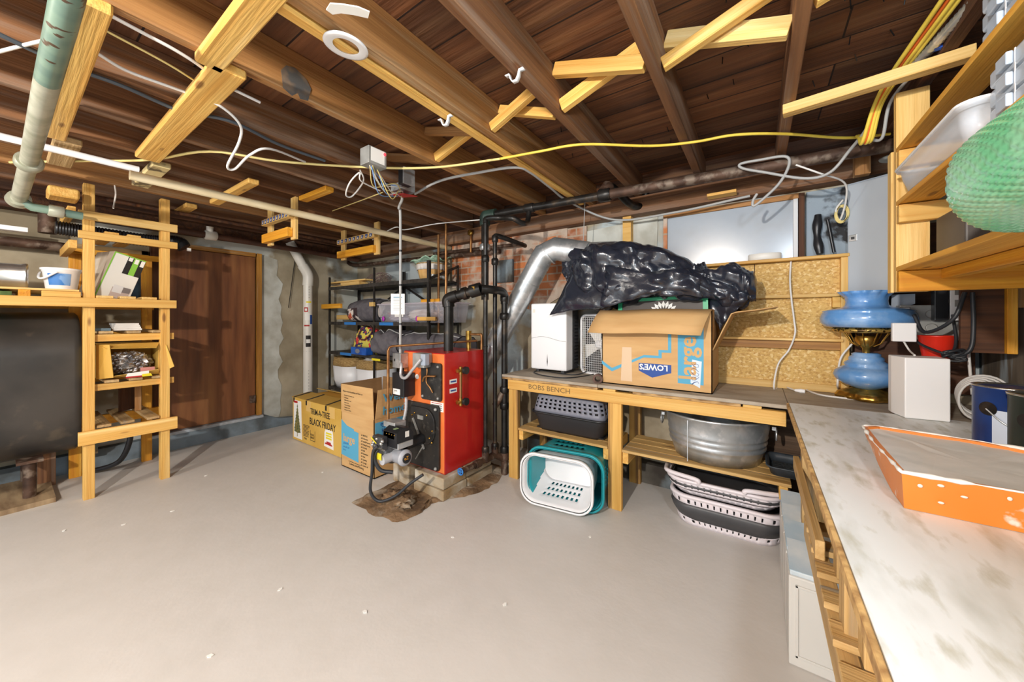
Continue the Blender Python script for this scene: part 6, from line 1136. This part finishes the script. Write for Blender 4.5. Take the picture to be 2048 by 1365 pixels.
pipe('white_flex', crv([W(1930, 590, Y=2.7), W(1935, 650, Y=2.7), W(1938, 720, Y=2.7), W(1945, 790, Y=2.65)], 6), .006, WCAB, 'white flex running down beside the brown board to the coil', 'cord')
t = T('cable_coil', 'coil of white cable standing on the worktop behind the paint cans', 'cable', (.86, 2.62, BT)); c = Vector((.83, 2.58, BT + .1))
for k in range(6): MB().tube([c + Vector(((.055 + .006 * k) * math.cos(a) + .008 * k, .012 * k - .02, (.085 + .004 * (k % 3)) * math.sin(a) - .005 + .004 * k)) for a in [2 * math.pi * q / 28 for q in range(28)]], .0055, 6, closed=True).put('loop', WCAB, t)
t = T('wall_board', 'dark brown plywood board with a pale timber edge, hanging on the right', 'board', (1.0, 2.5, 1.1)); a = W(1940, 720, Y=2.58)
MB().box(.80, .93, 2.62, 2.64, 1.19, 1.60).put('ply', BEAMD, t); bx('edge', .931, .962, 2.60, 2.64, 1.19, 1.62, PINEG, t); bx('cleat', .963, 1.015, 2.62, 2.66, 1.40, 1.62, JOISTL, t)
S(MB().box(.99, 1.02, .2, 3.0, BT + .02, 1.5).put('wall_right_panel', mat('grey_stained_board', (120, 108, 92), (86, 78, 68), sc=3, st=(1, 4, .6), rough=.8, c3=(160, 172, 178), sc3=2.0, lo3=.5, hi3=.56)))
# plug/metal plate below the panel
o = MB().add([W(1783, 590, Y=2.95), W(1830, 588, Y=2.95), W(1830, 608, Y=2.95), W(1782, 621, Y=2.95)], [(0, 1, 2, 3)]).put('metal_flap', BLUEG, solid=.004); tag(o, 'bent grey-blue metal plate below the electrical panel door', 'plate')
# electrical panel
a = W(1695, 480, Y=3.0); dirv = Vector((.85, -.5, 0)).normalized(); M = frame((a.x, a.y, 1.50), dirv, (0, 0, 1))
t = T('electrical_panel', 'pale blue-grey electrical panel with a small latch, between chip board and right shelf', 'electrical panel', (a.x, a.y, 1.5))
MB().box(0, .30, 0, .685, -.07, -.002, M).put('cabinet', BLUEG, t); MB().box(.004, .296, .01, .675, -.001, .006, M).put('door', mat('panel_door', (176, 184, 192), (170, 178, 188), sc=2, rough=.4), t, bev=.003)
MB().box(.01, .05, .325, .365, .0065, .011, M).put('latch', GALV, t, bev=.002); MB().box(.022, .038, .337, .352, .0112, .014, M).put('latch_button', DGREY, t)
o = MB().ball((.63, 2.80, 2.235), .075, .04, .022).put('grey_device', mat('dusty_grey', (120, 124, 122), rough=.6)); tag(o, 'rounded grey device lying on top of the electrical panel', 'device')
# ============================================================= right-hand shelves
SX = .50
t = T('wall_shelves', 'three-tier pine shelving at the right edge with a tall square post', 'shelves', (.75, 1.4, 1.467))
plank('post', (.55, 2.255, 1.467), (.55, 2.255, 2.34), .10, .035, PINE2, t, up=(0, 1, 0))
plank('post', (.50 - .0, 2.31, 1.467), (.50, 2.31, 2.10), .012, .05, PINE2, t, up=(0, 1, 0))
for z0, z1 in ((1.467, 1.555), (1.765, 1.84), (2.0, 2.075)): bx('ledger', .50, 1.01, 2.20, 2.235, z0, z1, PINEG if z0 < 1.5 else PINE, t)
for z, sl in ((1.557, ((.50, .62), (.63, .75), (.76, .88), (.89, 1.0))), (1.845, ((.50, .62), (.67, .79), (.88, 1.0))), (2.078, ((.50, .595), (.70, .80), (.90, 1.0)))):
    for k, (a, c) in enumerate(sl): bx('shelf_board', a, c, -.1, 2.25, z, z + .02, PINE if k else wood('board_front_edge', (226, 170, 70), (206, 144, 48), (236, 192, 104)), t)
bx('under_rail', .62, .66, -.1, 2.2, 1.515, 1.556, PINEG, t)
for z, y in ((1.765, 1.2), (1.467, 1.1)): bx('ledger', .56, 1.01, y, y + .035, z, z + .075, PINEG, t)
o = plank('ceiling_brace', (.10, 2.12, 2.335), (.66, 2.05, 2.335), .05, .045, PINE2); tag(o, 'pine batten nailed under the joists from the window bay to the shelf post', 'board')
# clear bin, organisers, bubble wrap
def tubs(name, lab, x, y, z, w, d, h, m, ang=0, rx=0, cat='bin', lid=True):
    M = Matrix.Translation(Vector((x, y, z))) @ Matrix.Rotation(ang, 4, 'Z') @ Matrix.Rotation(rx, 4, 'X'); t = T(name, lab, cat, (x, y, z)); P = lambda s: rr(w * s, d * s, .04 * s, 3, 5)
    loft([(P(1.06), h + .004), (P(1.05), h - .012), (P(1), h - .012), (P(.97), h * .5), (P(.9), 0)], M).put('tub', m, t, solid=.003)
    MB().tube([M @ Vector((p[0], p[1], h)) for p in P(1.055)], .005, 8, closed=True).put('rim', WHITE, t); return t
CB = mat('clear_bin_plastic', (230, 234, 240), rough=.2, alpha=.5)
tubs('clear_bin', 'translucent rimmed bin on the middle shelf beside the shelf post', .655, 1.86, 1.867, .34, .58, .10, CB)
CO = mat('organizer_plastic', (206, 216, 228), (184, 198, 214), sc=6, rough=.2, alpha=.8)
def organizer(x, y, z, lab, ang=0):
    t = T('parts_organizer', lab, 'organizer', (x, y, z), ang, group='clear parts organizers on the right shelves')
    for k in range(3):
        MB().box(-.14, .14, -.18, .18, .001 + .052 * k, .048 + .052 * k).put('case', CO, t, local=True, bev=.008)
    for k in range(3):
        for s in (-.09, .09): MB().box(-.152, -.14, s - .025, s + .025, .012 + .052 * k, .045 + .052 * k).put('latch', CO, t, local=True, bev=.003)
    for s in (-.06, .06): MB().box(-.1405, -.139, s - .002, s + .002, .002, .15).put('divider', WHITE, t, local=True)
    return t
organizer(.66, 1.36, 1.867, 'clear stack of parts organizers on the middle shelf next to the bin')
organizer(.66, .97, 1.867, 'clear stack of parts organizers on the middle shelf at the picture edge')
organizer(.66, 1.40, 2.099, 'clear stack of parts organizers on the top shelf, farther one')
organizer(.66, 1.0, 2.099, 'clear stack of parts organizers on the top shelf, nearer one')
t = T('bubble_wrap_roll', 'big roll of pale green bubble wrap lying on the lowest right-hand shelf', 'bubble wrap', (.55, .9, 1.578))
b = MB(); n = 200; L = 110
def bwp(i, j):
    a = 2 * math.pi * i / n; e = min(1, j / 16); k = math.sqrt(max(0, 1 - (1 - e) ** 2.6)); y = 1.31 - 1.0 * max(0, j - 10) / (L - 11) - .02 * min(j, 10) / 10
    rad = k * (1 + .03 * math.sin(2 * a + 1 + y * 6) + .02 * noise.noise(Vector((math.cos(a) * 2, y * 5, math.sin(a) * 2)))) + k * .022 * (1 if (i % 4 < 2) ^ (j % 4 < 2) else 0)
    ca, sa = math.cos(a), math.sin(a); ca = math.copysign(abs(ca) ** .75, ca); sa = math.copysign(abs(sa) ** .75, sa); z = 1.662 + .126 * rad * sa; x = .508 + .138 * rad * ca; return Vector((x, y, min(max(z, 1.5785 if x > .49 else 0), 1.838)))
b.grid(lambda i, j: bwp(i, j), n, L, wu=True); b.put('outer_wrap', BUBBLE, t)
MB().tube([Vector((.505 + (.02 + .003 * k) * math.cos(k * .42), 1.312, 1.69 + (.02 + .003 * k) * math.sin(k * .42))) for k in range(30)], .003, 6).put('spiral_edge', BUBBLE, t)
o = MB().tube([(.72, 1.90, 1.60), (.72, 2.0, 1.70)], [.03 + .003 * (k % 2) for k in range(2)], 14).put('ribbed_hose', mat('blue_hose', (96, 120, 140), rough=.5)); tag(o, 'short dark ribbed hose end behind the green bubble wrap', 'hose')
o = MB().box(.60, .95, 1.93, 2.18, 1.578, 1.76).put('dark_case', mat('dark_case', (88, 84, 80), (70, 66, 62), sc=3, rough=.5), bev=.006); tag(o, 'dark grey case at the far end of the lowest right-hand shelf', 'case')
# paint cans
def can(x, y, lab, bodym, r=.088, h=.215):
    t = T('paint_can', lab, 'paint can', (x, y, BT + .0165)); c = Vector((x, y, BT + .0175))
    MB().lathe([(r, 0), (r + .002, .003), (r, .006), (r, h - .006), (r + .003, h - .003), (r + .003, h)], c, 48).put('body', bodym, t)
    MB().lathe([(r + .003, h), (r + .004, h + .004), (r - .004, h + .006), (r - .012, h - .002), (.0, h - .002)], c, 48, cap=False).put('lid', ALU, t)
    a = math.radians(215); MB().lathe([(.024, 0), (.018, .006), (.006, .010)], M=frame(c + Vector((r * math.cos(a), r * math.sin(a), h * .66)), (math.sin(a), -math.cos(a), 0), (0, 0, 1)), n=20).put('bail_ear', IRON, t)
    MB().tube(crv([c + Vector((r * math.cos(a) * 1.08, r * math.sin(a) * 1.08, h * .66)), c + Vector((r * math.cos(a + .5) * 1.12, r * math.sin(a + .5) * 1.12, h * .45)), c + Vector((r * math.cos(a + 1.2) * 1.1, r * math.sin(a + 1.2) * 1.1, h * .33))], 6), .0025, 6).put('bail_wire', GALV, t); return t, c
def wraplabel(t, c, r, a0, a1, z0, z1, m, nm='label'):
    n = 10; MB().grid(lambda i, j: c + Vector((r * math.cos(a0 + (a1 - a0) * i / n), r * math.sin(a0 + (a1 - a0) * i / n), (z0, z1)[j])), n + 1, 2).put(nm, m, t)
t, c = can(.735, 2.02, 'blue-labelled paint can with a white sticker, farther of the two on the bench', mat('can_blue', (24, 62, 128), (20, 34, 80), sc=4, rough=.35)); wraplabel(t, c, .0885, math.radians(222), math.radians(258), .01, .14, mat('can_sticker', (196, 206, 222), rough=.5))
t, c = can(.752, 1.84, 'dark green paint can lettered ld, nearer of the two at the picture edge', mat('can_dark', (44, 56, 48), (30, 38, 34), sc=4, rough=.35)); a = math.radians(228)
text('ld', frame(c + Vector((.0892 * math.cos(a), .0892 * math.sin(a), .095)), (-math.sin(a), math.cos(a), 0), (0, 0, 1)), .05, PAPER, t, bold=.001)
# white and grey loops above the window
pipe('grey_cable_loop', crv([W(1765, 185, Y=2.3), W(1735, 255, Y=2.45), W(1700, 300, Y=2.6), W(1660, 345, Y=2.65), W(1610, 357, Y=2.66), W(1530, 345, Y=2.66), W(1486, 337, Y=2.66), W(1481, 328, Y=2.66), W(1520, 320, Y=2.66), W(1570, 313, Y=2.66), W(1578, 330, Y=2.66), W(1560, 365, Y=2.66), W(1530, 395, Y=2.66), W(1508, 412, Y=2.66), W(1506, 402, Y=2.66), W(1514, 388, Y=2.66)], 7), .008, GCAB, 'thick grey cable hanging in a loop in front of the main above the window', 'cable')
pipe('thin_white_cable', crv([W(1592, 330, Y=2.66), W(1640, 347, Y=2.66), W(1688, 365, Y=2.8), W(1692, 400, Y=2.9), W(1680, 440, Y=2.98), W(1672, 420, Y=2.98), W(1686, 400, Y=2.98)], 7), .005, WCAB, 'thin whitish cable sagging from the main to a coil by the panel', 'cable')
b = MB(); c = W(1682, 430, Y=2.98)
for k in range(3): b.tube([c + Vector((.028 * math.cos(a) + .004 * k, .0, .05 * math.sin(a) + .005 * k)) for a in [2 * math.pi * q / 20 for q in range(20)]], .004, 6, closed=True)
tag(b.put('cable_loop', YCABP), 'small coil of cream cable left of the panel top', 'cable')
S(bx('trim_14', .48, .55, 2.92, 2.98, 2.21, 2.36, JOISTL)); S(bx('trim_15', -.30, -.12, 2.9, 2.99, 2.23, 2.25, PINE))
# bent nails through the sheathing
rz = random.Random(12); nm = None
for k in range(34):
    x = rz.choice([-.6, -.12, .33, .45, -1.0]) + rz.uniform(-.16, .16); y = rz.uniform(.9, 2.7)
    if nm is None: o = MB().tube([(0, 0, 0), (.004, .003, -.035)], .0022, 5).put('protruding_nail', IRON, None, M=Matrix.Translation(Vector((x, y, 2.552)))); nm = o
    else: o = nm.copy(); C.objects.link(o); o.location = (x, y, 2.552)
    o.rotation_euler = (rz.uniform(-.3, .3), rz.uniform(-.3, .3), 0); tag(o, 'nail point sticking down through the ceiling boards between the right-hand joists', 'nail', 'nail points in the ceiling boards')
